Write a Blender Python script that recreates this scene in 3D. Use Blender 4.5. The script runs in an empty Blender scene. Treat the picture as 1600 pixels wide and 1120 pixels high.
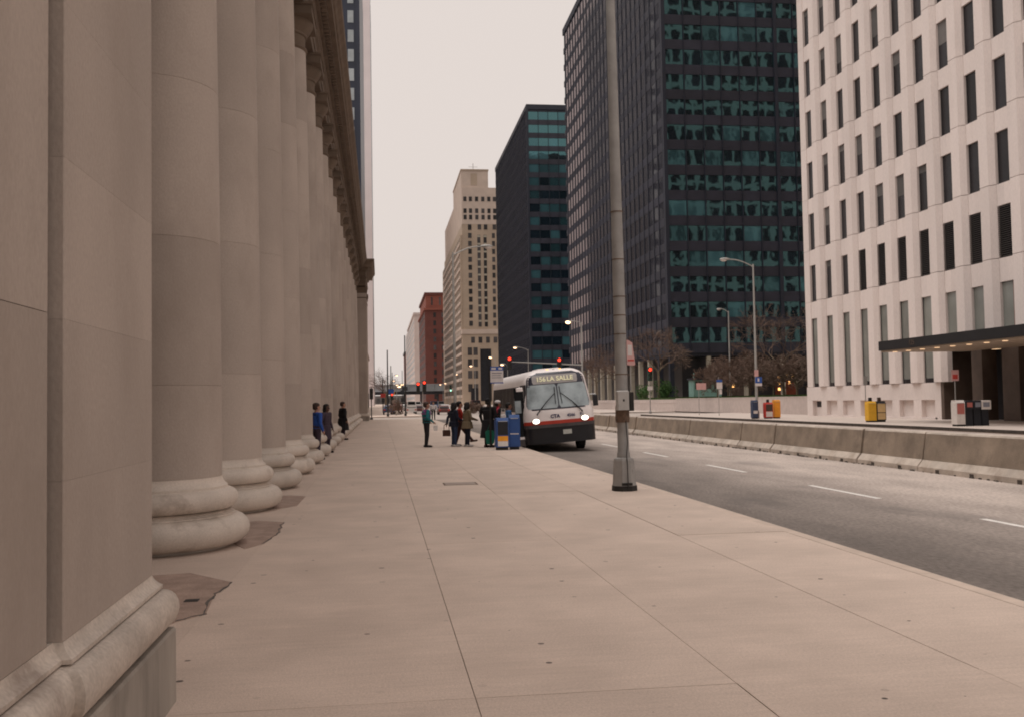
import bpy, bmesh, math, random
from mathutils import Vector, Matrix
random.seed(7)
R = math.radians
scene = bpy.context.scene
C = scene.collection

# ------------------------------------------------------------------ camera
EYE = 1.7
cam_d = bpy.data.cameras.new('camera'); cam = bpy.data.objects.new('camera', cam_d); C.objects.link(cam)
cam_d.sensor_width = 36; cam_d.lens = 1540 / 1600 * 36; cam_d.clip_end = 6000; cam_d.clip_start = 0.05
YAW, PITCH, ROLL = R(7.6176), R(2.4542), 0.017
_m = Matrix.Rotation(-YAW, 3, 'Z') @ Matrix.Rotation(R(90) + PITCH, 3, 'X') @ Matrix.Rotation(-ROLL, 3, 'Z')
cam.matrix_world = Matrix.Translation((0, 0, EYE)) @ _m.to_4x4()
scene.camera = cam

# ------------------------------------------------------------------ overcast sky and soft sun
SUN_EL, SUN_AZ = R(72), R(275)          # azimuth clockwise from north (+Y)
w = bpy.data.worlds.new('World'); scene.world = w; w.use_nodes = True
nt = w.node_tree; nt.nodes.clear()
sky = nt.nodes.new('ShaderNodeTexSky'); sky.sky_type = 'NISHITA'; sky.sun_disc = False
sky.sun_elevation = SUN_EL; sky.sun_rotation = SUN_AZ; sky.air_density = 1.0; sky.dust_density = 6.0
hsv = nt.nodes.new('ShaderNodeHueSaturation'); hsv.inputs['Saturation'].default_value = 0.12
mixn = nt.nodes.new('ShaderNodeMix'); mixn.data_type = 'RGBA'; mixn.inputs[0].default_value = 0.86
mixn.inputs[7].default_value = (8.35, 7.45, 6.95, 1)      # cloud sheet
bg = nt.nodes.new('ShaderNodeBackground'); bg.inputs[1].default_value = 0.1
out = nt.nodes.new('ShaderNodeOutputWorld')
nt.links.new(sky.outputs[0], hsv.inputs['Color']); nt.links.new(hsv.outputs[0], mixn.inputs[6])
nt.links.new(mixn.outputs[2], bg.inputs[0]); nt.links.new(bg.outputs[0], out.inputs[0])
sd = bpy.data.lights.new('sun', 'SUN'); sd.energy = 2.0; sd.angle = R(55); sd.color = (1.0, 0.965, 0.93)
so = bpy.data.objects.new('sun', sd); C.objects.link(so)
_sv = Vector((math.sin(SUN_AZ) * math.cos(SUN_EL), math.cos(SUN_AZ) * math.cos(SUN_EL), math.sin(SUN_EL)))
so.rotation_euler = _sv.to_track_quat('Z', 'Y').to_euler(); so.location = (0, 0, 60)
scene.view_settings.view_transform = 'Standard'; scene.view_settings.look = 'None'
scene.view_settings.exposure = 0.0; scene.view_settings.gamma = 1.0; scene.view_settings.use_curve_mapping = False
scene.render.engine = 'CYCLES'
scene.cycles.filter_width = 1.9
scene.render.resolution_x = 1024; scene.render.resolution_y = 716

# ------------------------------------------------------------------ materials
MATS = {}
def mat(name, rgb, rough=0.8, var=0.12, scale=3.0, bump=0.0, bscale=60.0, metal=0.0, spec=0.4, rnd=0.0,
        stain=None, stain_scale=1.2, stain_lo=0.55, stain_hi=0.75, stretch=(1, 1, 1), fine=0.0, fscale=220.0):
    """procedural paint / stone / cloth: base colour with large noise, fine grain, optional stains, bump"""
    m = bpy.data.materials.new(name); m.use_nodes = True; t = m.node_tree; N = t.nodes; L = t.links
    b = N['Principled BSDF']; b.inputs['Roughness'].default_value = rough; b.inputs['Metallic'].default_value = metal
    b.inputs['Specular IOR Level'].default_value = spec
    g = N.new('ShaderNodeNewGeometry'); mp = N.new('ShaderNodeMapping'); mp.inputs['Scale'].default_value = stretch
    L.new(g.outputs['Position'], mp.inputs[0])
    n1 = N.new('ShaderNodeTexNoise'); n1.inputs['Scale'].default_value = scale; n1.inputs['Detail'].default_value = 5
    L.new(mp.outputs[0], n1.inputs['Vector'])
    mr = N.new('ShaderNodeMapRange'); mr.inputs[1].default_value = 0.28; mr.inputs[2].default_value = 0.72
    mr.inputs[3].default_value = 1 - var; mr.inputs[4].default_value = 1 + var
    L.new(n1.outputs[0], mr.inputs[0])
    val = mr.outputs[0]
    if fine:
        n2 = N.new('ShaderNodeTexNoise'); n2.inputs['Scale'].default_value = fscale; n2.inputs['Detail'].default_value = 2
        L.new(mp.outputs[0], n2.inputs['Vector'])
        m2 = N.new('ShaderNodeMapRange'); m2.inputs[1].default_value = 0.3; m2.inputs[2].default_value = 0.7
        m2.inputs[3].default_value = 1 - fine; m2.inputs[4].default_value = 1 + fine
        L.new(n2.outputs[0], m2.inputs[0])
        mu = N.new('ShaderNodeMath'); mu.operation = 'MULTIPLY'; L.new(val, mu.inputs[0]); L.new(m2.outputs[0], mu.inputs[1]); val = mu.outputs[0]
    if rnd:
        oi = N.new('ShaderNodeObjectInfo'); m3 = N.new('ShaderNodeMapRange'); m3.inputs[3].default_value = 1 - rnd; m3.inputs[4].default_value = 1 + rnd
        L.new(oi.outputs['Random'], m3.inputs[0])
        mu = N.new('ShaderNodeMath'); mu.operation = 'MULTIPLY'; L.new(val, mu.inputs[0]); L.new(m3.outputs[0], mu.inputs[1]); val = mu.outputs[0]
    vm = N.new('ShaderNodeVectorMath'); vm.operation = 'SCALE'; vm.inputs[0].default_value = rgb
    L.new(val, vm.inputs['Scale']); col = vm.outputs[0]
    if stain:
        n3 = N.new('ShaderNodeTexNoise'); n3.inputs['Scale'].default_value = stain_scale; n3.inputs['Detail'].default_value = 6
        n3.inputs['Roughness'].default_value = 0.65; L.new(mp.outputs[0], n3.inputs['Vector'])
        m4 = N.new('ShaderNodeMapRange'); m4.inputs[1].default_value = stain_lo; m4.inputs[2].default_value = stain_hi
        m4.inputs[3].default_value = 0; m4.inputs[4].default_value = 0.85; L.new(n3.outputs[0], m4.inputs[0])
        mx = N.new('ShaderNodeMix'); mx.data_type = 'RGBA'; L.new(m4.outputs[0], mx.inputs[0]); L.new(col, mx.inputs[6])
        mx.inputs[7].default_value = (*stain, 1); col = mx.outputs[2]
    L.new(col, b.inputs['Base Color'])
    if bump:
        n4 = N.new('ShaderNodeTexNoise'); n4.inputs['Scale'].default_value = bscale; n4.inputs['Detail'].default_value = 4
        L.new(mp.outputs[0], n4.inputs['Vector'])
        bp = N.new('ShaderNodeBump'); bp.inputs['Strength'].default_value = bump; bp.inputs['Distance'].default_value = 0.02
        L.new(n4.outputs[0], bp.inputs['Height']); L.new(bp.outputs[0], b.inputs['Normal'])
    MATS[name] = m; return m

def emit(name, rgb, s):
    m = bpy.data.materials.new(name); m.use_nodes = True; b = m.node_tree.nodes['Principled BSDF']
    b.inputs['Base Color'].default_value = (*rgb, 1); b.inputs['Emission Color'].default_value = (*rgb, 1)
    b.inputs['Emission Strength'].default_value = s; MATS[name] = m; return m

def glass(name, tint, base, fac, rough=0.03, wave=0.0, wscale=0.6, rnd=0.5, gl=None):
    """coated window glass: dark body plus a tinted mirror coat that warps slightly from pane to pane"""
    m = bpy.data.materials.new(name); m.use_nodes = True; t = m.node_tree; N = t.nodes; L = t.links
    b = N['Principled BSDF']; b.inputs['Roughness'].default_value = 0.25; b.inputs['Specular IOR Level'].default_value = 0.3
    oi = N.new('ShaderNodeObjectInfo'); m3 = N.new('ShaderNodeMapRange'); m3.inputs[3].default_value = 1 - rnd; m3.inputs[4].default_value = 1 + rnd
    L.new(oi.outputs['Random'], m3.inputs[0])
    vm = N.new('ShaderNodeVectorMath'); vm.operation = 'SCALE'; vm.inputs[0].default_value = base; L.new(m3.outputs[0], vm.inputs['Scale'])
    L.new(vm.outputs[0], b.inputs['Base Color'])
    gs = N.new('ShaderNodeBsdfGlossy'); gs.inputs['Color'].default_value = (*tint, 1); gs.inputs['Roughness'].default_value = rough
    lw = N.new('ShaderNodeFresnel'); lw.inputs['IOR'].default_value = 1.5
    ma = N.new('ShaderNodeMath'); ma.operation = 'ADD'; ma.use_clamp = True; ma.inputs[1].default_value = fac
    L.new(lw.outputs[0], ma.inputs[0])
    mx = N.new('ShaderNodeMixShader'); L.new(ma.outputs[0], mx.inputs[0]); L.new(b.outputs[0], mx.inputs[1]); L.new(gs.outputs[0], mx.inputs[2])
    if wave:
        g = N.new('ShaderNodeNewGeometry'); n = N.new('ShaderNodeTexNoise'); n.inputs['Scale'].default_value = wscale; n.inputs['Detail'].default_value = 1
        L.new(g.outputs['Position'], n.inputs['Vector'])
        bp = N.new('ShaderNodeBump'); bp.inputs['Strength'].default_value = 1.0; bp.inputs['Distance'].default_value = wave
        L.new(n.outputs[0], bp.inputs['Height']); L.new(bp.outputs[0], gs.inputs['Normal'])
    L.new(mx.outputs[0], N['Material Output'].inputs[0])
    MATS[name] = m; return m

mat('limestone', (0.415, 0.348, 0.302), 0.85, 0.10, 0.8, 0.14, 45, rnd=0.085, fine=0.055, fscale=60, stain=(0.29, 0.235, 0.197), stain_scale=0.7, stain_lo=0.5, stain_hi=0.85, stretch=(1, 1, 0.62))
mat('base_stone', (0.56, 0.485, 0.42), 0.6, 0.14, 2.2, 0.12, 30, rnd=0.08, fine=0.08, fscale=60, stain=(0.25, 0.19, 0.15), stain_scale=1.6, stain_lo=0.56, stain_hi=0.74)
mat('pier_marble', (0.50, 0.43, 0.37), 0.6, 0.2, 2.6, 0.2, 30, fine=0.12, fscale=45, stain=(0.21, 0.155, 0.125), stain_scale=2.1, stain_lo=0.5, stain_hi=0.68)
mat('cover_metal', (0.33, 0.265, 0.225), 0.8, 0.2, 10, 0.2, 60)
mat('sooty_stone', (0.145, 0.105, 0.077), 0.9, 0.2, 1.5, 0.1, 20, rnd=0.05, stain=(0.10, 0.075, 0.055), stain_scale=0.9)  # upper station stone: real soot, with some shade also put into the colour
mat('plinth_stone', (0.34, 0.30, 0.26), 0.85, 0.22, 3.0, 0.15, 30, stain=(0.16, 0.14, 0.12), stain_scale=2.5, stain_lo=0.5, stain_hi=0.72, stretch=(1, 1, 0.3))
mat('patch_paving', (0.36, 0.262, 0.215), 0.9, 0.2, 4, 0.3, 40, fine=0.15, fscale=70, stain=(0.22, 0.155, 0.125), stain_scale=3)
mat('precast', (0.72, 0.63, 0.59), 0.85, 0.06, 0.5, 0.08, 40, rnd=0.045, fine=0.07, fscale=26, stain=(0.56, 0.48, 0.44), stain_scale=0.5, stain_lo=0.55, stain_hi=0.85, stretch=(1, 1, 0.2))
mat('granite', (0.50, 0.42, 0.385), 0.75, 0.08, 2, 0.05, 30, rnd=0.05, fine=0.12, fscale=30)
mat('kerb_stone', (0.56, 0.45, 0.375), 0.85, 0.12, 3, 0.1, 40, fine=0.08)
mat('far_pavement', (0.50, 0.42, 0.37), 0.9, 0.1, 0.7, 0.1, 30, fine=0.05, fscale=30)
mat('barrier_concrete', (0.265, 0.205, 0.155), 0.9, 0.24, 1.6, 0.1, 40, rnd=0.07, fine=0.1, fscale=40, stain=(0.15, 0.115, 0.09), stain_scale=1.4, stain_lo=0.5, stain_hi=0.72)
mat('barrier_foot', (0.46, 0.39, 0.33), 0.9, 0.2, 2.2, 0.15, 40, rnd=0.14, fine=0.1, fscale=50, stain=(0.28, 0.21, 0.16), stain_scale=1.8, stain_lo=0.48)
mat('rubble_dark', (0.07, 0.055, 0.045), 0.95, 0.4, 6, 0.3, 40)
mat('white_paint', (0.70, 0.66, 0.62), 0.7, 0.12, 6, fine=0.15, fscale=60)
mat('steel_pole', (0.30, 0.285, 0.27), 0.6, 0.18, 3, 0.05, 60, metal=0.25, stain=(0.115, 0.10, 0.09), stain_scale=6, stain_lo=0.6, stain_hi=0.8)
mat('lamp_grey', (0.37, 0.36, 0.34), 0.55, 0.1, 3, metal=0.2)
mat('box_metal', (0.42, 0.40, 0.38), 0.5, 0.1, 8, metal=0.2)
mat('rust', (0.13, 0.085, 0.06), 0.9, 0.45, 12, 0.3, 60, stain=(0.05, 0.04, 0.035), stain_scale=9)
mat('black_grime', (0.025, 0.022, 0.02), 0.8, 0.3, 10)
mat('iron', (0.10, 0.085, 0.075), 0.7, 0.3, 10, 0.2, 60)
mat('tower_steel', (0.014, 0.017, 0.030), 0.5, 0.2, 0.4, spec=0.5)
mat('tower_spandrel', (0.020, 0.021, 0.034), 0.5, 0.2, 0.5, spec=0.5, rnd=0.15)
mat('lobby_dark', (0.02, 0.02, 0.024), 0.3, 0.3, 0.6)
mat('lobby_column', (0.40, 0.36, 0.29), 0.7, 0.1, 1)
mat('beige_brick', (0.44, 0.345, 0.265), 0.9, 0.12, 0.12, stain=(0.31, 0.24, 0.185), stain_scale=0.1)
mat('beige_window', (0.17, 0.135, 0.11), 0.5, 0.2, 0.3)
mat('beige_trim', (0.56, 0.455, 0.385), 0.9, 0.1, 0.2)
mat('red_brick', (0.13, 0.045, 0.036), 0.9, 0.15, 0.1)
mat('red_trim', (0.24, 0.078, 0.055), 0.9, 0.12, 0.15)
mat('pale_stone', (0.60, 0.50, 0.46), 0.9, 0.08, 0.06)
mat('pink_brick', (0.45, 0.25, 0.22), 0.9, 0.12, 0.1)
mat('pale_glass_tower', (0.80, 0.72, 0.72), 0.6, 0.06, 0.08)
mat('navy_tower', (0.028, 0.034, 0.055), 0.4, 0.15, 0.1)
mat('dark_window', (0.016, 0.015, 0.018), 0.22, 0.25, 0.8, spec=0.22, rnd=0.4)
mat('far_window', (0.05, 0.045, 0.045), 0.4, 0.3, 0.3, spec=0.3, rnd=0.7)
mat('pale_window', (0.42, 0.46, 0.48), 0.3, 0.15, 0.5, rnd=0.3)
mat('louvre', (0.045, 0.038, 0.036), 0.6, 0.1, 1)
mat('ground_glass', (0.20, 0.205, 0.185), 0.15, 0.2, 0.5, spec=0.5, rnd=0.15)
mat('curtain_red', (0.20, 0.055, 0.03), 0.9, 0.2, 2)
mat('canopy_black', (0.010, 0.010, 0.012), 0.5, 0.2, 1)
mat('soffit', (0.42, 0.33, 0.25), 0.8, 0.1, 1)
mat('brown_granite', (0.10, 0.07, 0.055), 0.5, 0.15, 2)
glass('tower_glass', (0.24, 0.60, 0.64), (0.006, 0.010, 0.016), 0.22, 0.03, wave=0.010, wscale=0.55)
glass('tower_glass_blind', (0.24, 0.60, 0.66), (0.030, 0.078, 0.092), 0.14, 0.05, wave=0.012, wscale=0.7, rnd=0.6)
mat('blind', (0.12, 0.11, 0.105), 0.8, 0.1, 2, rnd=0.35)
glass('tower_glass_side', (0.95, 0.90, 0.92), (0.006, 0.007, 0.012), 0.10, 0.05, wave=0.004, wscale=0.3, rnd=0.6)
mat('grass', (0.045, 0.075, 0.02), 0.95, 0.4, 2.0, 0.4, 30)
mat('leaf_green', (0.05, 0.115, 0.025), 0.8, 0.35, 1.2, rnd=0.2)
mat('bark', (0.17, 0.13, 0.09), 0.95, 0.3, 6, 0.3, 40)
mat('twig', (0.15, 0.10, 0.078), 0.95, 0.3, 1.0)
mat('dirt', (0.10, 0.085, 0.07), 0.95, 0.3, 0.5)
emit('lamp_lit', (1.0, 0.60, 0.34), 4.5)
emit('signal_red', (1.0, 0.045, 0.02), 2.6)
emit('signal_green', (0.5, 1.0, 0.75), 2.0)
emit('headlight_on', (1.0, 0.90, 0.75), 4.0)
emit('amber_lit', (1.0, 0.42, 0.10), 2.2)
emit('downlight', (1.0, 0.66, 0.38), 0.9)
emit('shop_lamp', (1.0, 0.50, 0.16), 2.6)
emit('sign_lit', (0.80, 0.76, 0.50), 0.16)
mat('signal_black', (0.018, 0.018, 0.018), 0.5, 0.2, 5)
mat('signal_green_paint', (0.02, 0.05, 0.035), 0.5, 0.2, 5)
mat('lens_off', (0.03, 0.03, 0.025), 0.3, 0.1, 5)
for n_, c_ in dict(sign_white=(0.66, 0.60, 0.58), sign_pink=(0.62, 0.36, 0.34), sign_blue=(0.03, 0.09, 0.33), sign_red=(0.5, 0.05, 0.04),
                   box_red=(0.42, 0.03, 0.02), box_orange=(0.72, 0.28, 0.02), box_yellow=(0.70, 0.38, 0.03), box_navy=(0.03, 0.045, 0.09),
                   box_blue=(0.025, 0.075, 0.24), box_black=(0.012, 0.012, 0.016), box_cream=(0.62, 0.42, 0.20), box_white=(0.60, 0.54, 0.50), box_brown=(0.06, 0.035, 0.025),
                   print_grey=(0.20, 0.20, 0.23), print_red=(0.40, 0.12, 0.10), poster_orange=(0.80, 0.33, 0.02), paper=(0.70, 0.66, 0.63), poster_edge=(0.55,0.5,0.46)).items():
    mat(n_, c_, 0.55, 0.08, 6, rnd=0.03)
mat('bus_white', (0.86, 0.79, 0.77), 0.38, 0.05, 2, spec=0.5, stain=(0.48, 0.41, 0.38), stain_scale=2.2, stain_lo=0.6, stain_hi=0.85)
mat('bus_red', (0.45, 0.04, 0.02), 0.4, 0.08, 3)
mat('bus_black', (0.012, 0.011, 0.014), 0.45, 0.2, 3)
mat('bus_rubber', (0.075, 0.065, 0.065), 0.8, 0.2, 6)
mat('bus_glass_dark', (0.012, 0.013, 0.015), 0.45, 0.2, 1, spec=0.12)
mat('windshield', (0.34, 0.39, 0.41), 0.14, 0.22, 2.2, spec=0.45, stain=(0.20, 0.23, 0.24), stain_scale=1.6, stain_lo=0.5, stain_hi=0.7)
mat('sign_surround', (0.035, 0.035, 0.05), 0.25, 0.1, 2)
mat('sign_panel', (0.36, 0.33, 0.32), 0.4, 0.1, 4)
mat('tyre', (0.012, 0.012, 0.012), 0.85, 0.2, 20)
mat('chrome', (0.4, 0.39, 0.38), 0.3, 0.1, 5, metal=0.8)
mat('plate', (0.50, 0.50, 0.46), 0.5, 0.1, 10)
mat('navy_print', (0.03, 0.03, 0.09), 0.6, 0.05, 5)
mat('skin_light', (0.42, 0.22, 0.15), 0.6, 0.08, 30); mat('skin_dark', (0.10, 0.05, 0.035), 0.6, 0.1, 30)
mat('hair_dark', (0.014, 0.011, 0.010), 0.7, 0.3, 60, 0.4, 90); mat('hair_brown', (0.045, 0.025, 0.018), 0.7, 0.3, 60, 0.4, 90)
mat('eye', (0.02, 0.015, 0.012), 0.3, 0.05, 9); mat('lips', (0.26, 0.09, 0.08), 0.5, 0.05, 9)
for n_, c_ in dict(teal=(0.015, 0.15, 0.17), purple=(0.26, 0.045, 0.22), charcoal=(0.018, 0.016, 0.018), navy=(0.010, 0.012, 0.026), denim=(0.028, 0.045, 0.095),
                   olive=(0.165, 0.125, 0.078), maroon=(0.06, 0.022, 0.018), red_cloth=(0.46, 0.03, 0.02), white_cloth=(0.62, 0.58, 0.57), black_cloth=(0.010, 0.009, 0.011),
                   royal=(0.025, 0.085, 0.36), plum=(0.05, 0.035, 0.05), green_bag=(0.01, 0.13, 0.085), brown_leather=(0.06, 0.028, 0.02), pink_cloth=(0.55, 0.06, 0.10), shoe_white=(0.55, 0.52, 0.5), blue_cloth=(0.04, 0.12, 0.28)).items():
    mat(n_, c_, 0.9, 0.14, 14, 0.25, 50)
for n_, c_ in dict(car_white=(0.62, 0.6, 0.58), car_red=(0.30, 0.03, 0.025), car_blue=(0.04, 0.06, 0.13), car_grey=(0.2, 0.2, 0.2), car_maroon=(0.10, 0.03, 0.025)).items():
    mat(n_, c_, 0.3, 0.05, 3, spec=0.5)
mat('street_end', (0.17, 0.15, 0.14), 0.9, 0.3, 0.1)
mat('viaduct_blue', (0.52, 0.60, 0.67), 0.6, 0.12, 0.3); mat('viaduct_dark', (0.035, 0.04, 0.05), 0.7, 0.2, 0.3)
mat('kiosk_teal', (0.25, 0.42, 0.38), 0.4, 0.2, 1.0)

# near pavement concrete: broom streaks, gum spots, grime
def concrete(name, rgb, spots=True):
    m = mat(name, rgb, 0.9, 0.10, 1.1, 0.30, 90, rnd=0.04, fine=0.10, fscale=55, stain=(rgb[0]*.89, rgb[1]*.885, rgb[2]*.88), stain_scale=0.9, stain_lo=0.48, stain_hi=0.78)
    t = m.node_tree; N = t.nodes; L = t.links; b = N['Principled BSDF']
    src = b.inputs['Base Color'].links[0].from_socket
    g = N.new('ShaderNodeNewGeometry')
    mp = N.new('ShaderNodeMapping'); mp.inputs['Scale'].default_value = (0.9, 9.0, 1); L.new(g.outputs['Position'], mp.inputs[0])
    st = N.new('ShaderNodeTexNoise'); st.inputs['Scale'].default_value = 2.0; st.inputs['Detail'].default_value = 6; L.new(mp.outputs[0], st.inputs['Vector'])
    r1 = N.new('ShaderNodeMapRange'); r1.inputs[1].default_value = 0.3; r1.inputs[2].default_value = 0.7; r1.inputs[3].default_value = 0.955; r1.inputs[4].default_value = 1.035; L.new(st.outputs[0], r1.inputs[0])
    v = N.new('ShaderNodeVectorMath'); v.operation = 'SCALE'; L.new(src, v.inputs[0]); L.new(r1.outputs[0], v.inputs['Scale']); col = v.outputs[0]
    if spots:
        vo = N.new('ShaderNodeTexVoronoi'); vo.voronoi_dimensions = '2D'; vo.inputs['Scale'].default_value = 1.7; L.new(g.outputs['Position'], vo.inputs['Vector'])
        sep = N.new('ShaderNodeSeparateColor'); L.new(vo.outputs['Color'], sep.inputs[0])
        sz = N.new('ShaderNodeMath'); sz.operation = 'MULTIPLY'; sz.inputs[1].default_value = 0.085; L.new(sep.outputs[0], sz.inputs[0])
        sb = N.new('ShaderNodeMath'); sb.operation = 'SUBTRACT'; sb.inputs[1].default_value = 0.032; L.new(sz.outputs[0], sb.inputs[0])
        lt = N.new('ShaderNodeMath'); lt.operation = 'LESS_THAN'; L.new(vo.outputs['Distance'], lt.inputs[0]); L.new(sb.outputs[0], lt.inputs[1])
        k = N.new('ShaderNodeMath'); k.operation = 'MULTIPLY'; L.new(lt.outputs[0], k.inputs[0]); L.new(sep.outputs[1], k.inputs[1])
        mx = N.new('ShaderNodeMix'); mx.data_type = 'RGBA'; L.new(k.outputs[0], mx.inputs[0]); L.new(col, mx.inputs[6]); mx.inputs[7].default_value = (0.07, 0.055, 0.05, 1); col = mx.outputs[2]
    L.new(col, b.inputs['Base Color'])
concrete('pavement', (0.588, 0.472, 0.398))
concrete('pavement_plain', (0.58, 0.465, 0.392), False)

# carriageway: darker along the kerb, paler towards the barrier
def asphalt():
    m = mat('asphalt', (0.222, 0.186, 0.164), 0.9, 0.22, 0.9, 0.5, 60, fine=0.24, fscale=26, stain=(0.13, 0.112, 0.102), stain_scale=0.55, stain_lo=0.55, stain_hi=0.72, stretch=(1, 0.35, 1))
    t = m.node_tree; N = t.nodes; L = t.links; b = N['Principled BSDF']; src = b.inputs['Base Color'].links[0].from_socket
    g = N.new('ShaderNodeNewGeometry'); s = N.new('ShaderNodeSeparateXYZ'); L.new(g.outputs['Position'], s.inputs[0])
    n = N.new('ShaderNodeTexNoise'); n.inputs['Scale'].default_value = 0.35; n.inputs['Detail'].default_value = 5
    mp = N.new('ShaderNodeMapping'); mp.inputs['Scale'].default_value = (1, 0.25, 1); L.new(g.outputs['Position'], mp.inputs[0]); L.new(mp.outputs[0], n.inputs['Vector'])
    a = N.new('ShaderNodeMath'); a.operation = 'MULTIPLY_ADD'; a.inputs[1].default_value = 2.2; L.new(n.outputs[0], a.inputs[0]); L.new(s.outputs[0], a.inputs[2])
    r = N.new('ShaderNodeMapRange'); r.interpolation_type = 'SMOOTHSTEP'; r.inputs[1].default_value = 6.6; r.inputs[2].default_value = 12.6; r.inputs[3].default_value = 0.78; r.inputs[4].default_value = 1.95
    L.new(a.outputs[0], r.inputs[0])
    v = N.new('ShaderNodeVectorMath'); v.operation = 'SCALE'; L.new(src, v.inputs[0]); L.new(r.outputs[0], v.inputs['Scale']); L.new(v.outputs[0], b.inputs['Base Color'])
asphalt()
mat('far_road', (0.40, 0.34, 0.30), 0.9, 0.12, 0.1, 0.1, 30)

# ------------------------------------------------------------------ mesh helpers
class MB:
    def __init__(s): s.v = []; s.f = []
    def box(s, x0, x1, y0, y1, z0, z1):
        i = len(s.v)
        s.v += [(x0, y0, z0), (x1, y0, z0), (x1, y1, z0), (x0, y1, z0), (x0, y0, z1), (x1, y0, z1), (x1, y1, z1), (x0, y1, z1)]
        s.f += [(i, i+3, i+2, i+1), (i+4, i+5, i+6, i+7), (i, i+1, i+5, i+4), (i+1, i+2, i+6, i+5), (i+2, i+3, i+7, i+6), (i+3, i, i+4, i+7)]
        return s
    def quad(s, a, b, c, d):
        i = len(s.v); s.v += [a, b, c, d]; s.f.append((i, i+1, i+2, i+3)); return s
    def prism(s, poly, z0, z1):          # plan polygon extruded up
        i = len(s.v); n = len(poly)
        s.v += [(x, y, z0) for x, y in poly] + [(x, y, z1) for x, y in poly]
        s.f.append(tuple(range(i+n-1, i-1, -1))); s.f.append(tuple(range(i+n, i+2*n)))
        for k in range(n): s.f.append((i+k, i+(k+1) % n, i+n+(k+1) % n, i+n+k))
        return s
    def extr_y(s, poly, y0, y1):         # (x,z) section extruded along y
        i = len(s.v); n = len(poly)
        s.v += [(x, y0, z) for x, z in poly] + [(x, y1, z) for x, z in poly]
        s.f.append(tuple(range(i, i+n))); s.f.append(tuple(range(i+2*n-1, i+n-1, -1)))
        for k in range(n): s.f.append((i+k, i+n+k, i+n+(k+1) % n, i+(k+1) % n))
        return s
    def extr_x(s, poly, x0, x1):         # (y,z) section extruded along x
        i = len(s.v); n = len(poly)
        s.v += [(x0, y, z) for y, z in poly] + [(x1, y, z) for y, z in poly]
        s.f.append(tuple(range(i+n-1, i-1, -1))); s.f.append(tuple(range(i+n, i+2*n)))
        for k in range(n): s.f.append((i+k, i+(k+1) % n, i+n+(k+1) % n, i+n+k))
        return s
    def lathe(s, prof, c=(0, 0, 0), n=48, caps=True):
        i = len(s.v)
        for r, z in prof:
            for k in range(n):
                a = 2*math.pi*k/n; s.v.append((c[0]+r*math.cos(a), c[1]+r*math.sin(a), c[2]+z))
        for j in range(len(prof)-1):
            for k in range(n):
                s.f.append((i+j*n+k, i+j*n+(k+1) % n, i+(j+1)*n+(k+1) % n, i+(j+1)*n+k))
        if caps:
            s.f.append(tuple(range(i+n-1, i-1, -1))); e = i+(len(prof)-1)*n; s.f.append(tuple(range(e, e+n)))
        return s
    def tube(s, pts, rad, n=8, caps=True):
        pts = [Vector(p) for p in pts]
        if not isinstance(rad, (list, tuple)): rad = [rad]*len(pts)
        i = len(s.v); up = None
        for j, p in enumerate(pts):
            d = (pts[min(j+1, len(pts)-1)] - pts[max(j-1, 0)]).normalized()
            if up is None: up = Vector((0, 0, 1)) if abs(d.z) < 0.9 else Vector((0, 1, 0))
            a = d.cross(up).normalized(); b = a.cross(d).normalized(); up = b
            for k in range(n):
                t = 2*math.pi*k/n; q = p + (a*math.cos(t) + b*math.sin(t))*rad[j]; s.v.append(tuple(q))
        for j in range(len(pts)-1):
            for k in range(n): s.f.append((i+j*n+k, i+j*n+(k+1) % n, i+(j+1)*n+(k+1) % n, i+(j+1)*n+k))
        if caps:
            s.f.append(tuple(range(i+n-1, i-1, -1))); e = i+(len(pts)-1)*n; s.f.append(tuple(range(e, e+n)))
        return s
    def ell(s, c, r, nu=12, nv=8):
        i = len(s.v); c = Vector(c)
        for j in range(1, nv):
            ph = math.pi*j/nv
            for k in range(nu):
                t = 2*math.pi*k/nu; s.v.append((c.x+r[0]*math.sin(ph)*math.cos(t), c.y+r[1]*math.sin(ph)*math.sin(t), c.z+r[2]*math.cos(ph)))
        a = len(s.v); s.v += [(c.x, c.y, c.z+r[2]), (c.x, c.y, c.z-r[2])]
        for j in range(nv-2):
            for k in range(nu): s.f.append((i+j*nu+k, i+(j+1)*nu+k, i+(j+1)*nu+(k+1) % nu, i+j*nu+(k+1) % nu))
        for k in range(nu):
            s.f.append((a, i+k, i+(k+1) % nu)); s.f.append((a+1, i+(nv-2)*nu+(k+1) % nu, i+(nv-2)*nu+k))
        return s
    def sweep(s, path, prof):            # plan path, profile (offset to the right of travel, z)
        i = len(s.v); P = [Vector(p) for p in path]; n = len(prof)
        for j, p in enumerate(P):
            nr = []
            for a, b in ((j-1, j), (j, j+1)):
                if 0 <= a and b < len(P):
                    d = (P[b]-P[a]).normalized(); nr.append(Vector((d.y, -d.x)))
            m = nr[0] if len(nr) == 1 else (nr[0]+nr[1])/max(0.2, 1+nr[0].dot(nr[1]))
            for o, z in prof: s.v.append((p.x+m.x*o, p.y+m.y*o, z))
        for j in range(len(P)-1):
            for k in range(n-1): s.f.append((i+j*n+k, i+(j+1)*n+k, i+(j+1)*n+k+1, i+j*n+k+1))
        s.f.append(tuple(range(i, i+n))); s.f.append(tuple(range(i+len(P)*n-1, i+(len(P)-1)*n-1, -1)))
        return s
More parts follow.
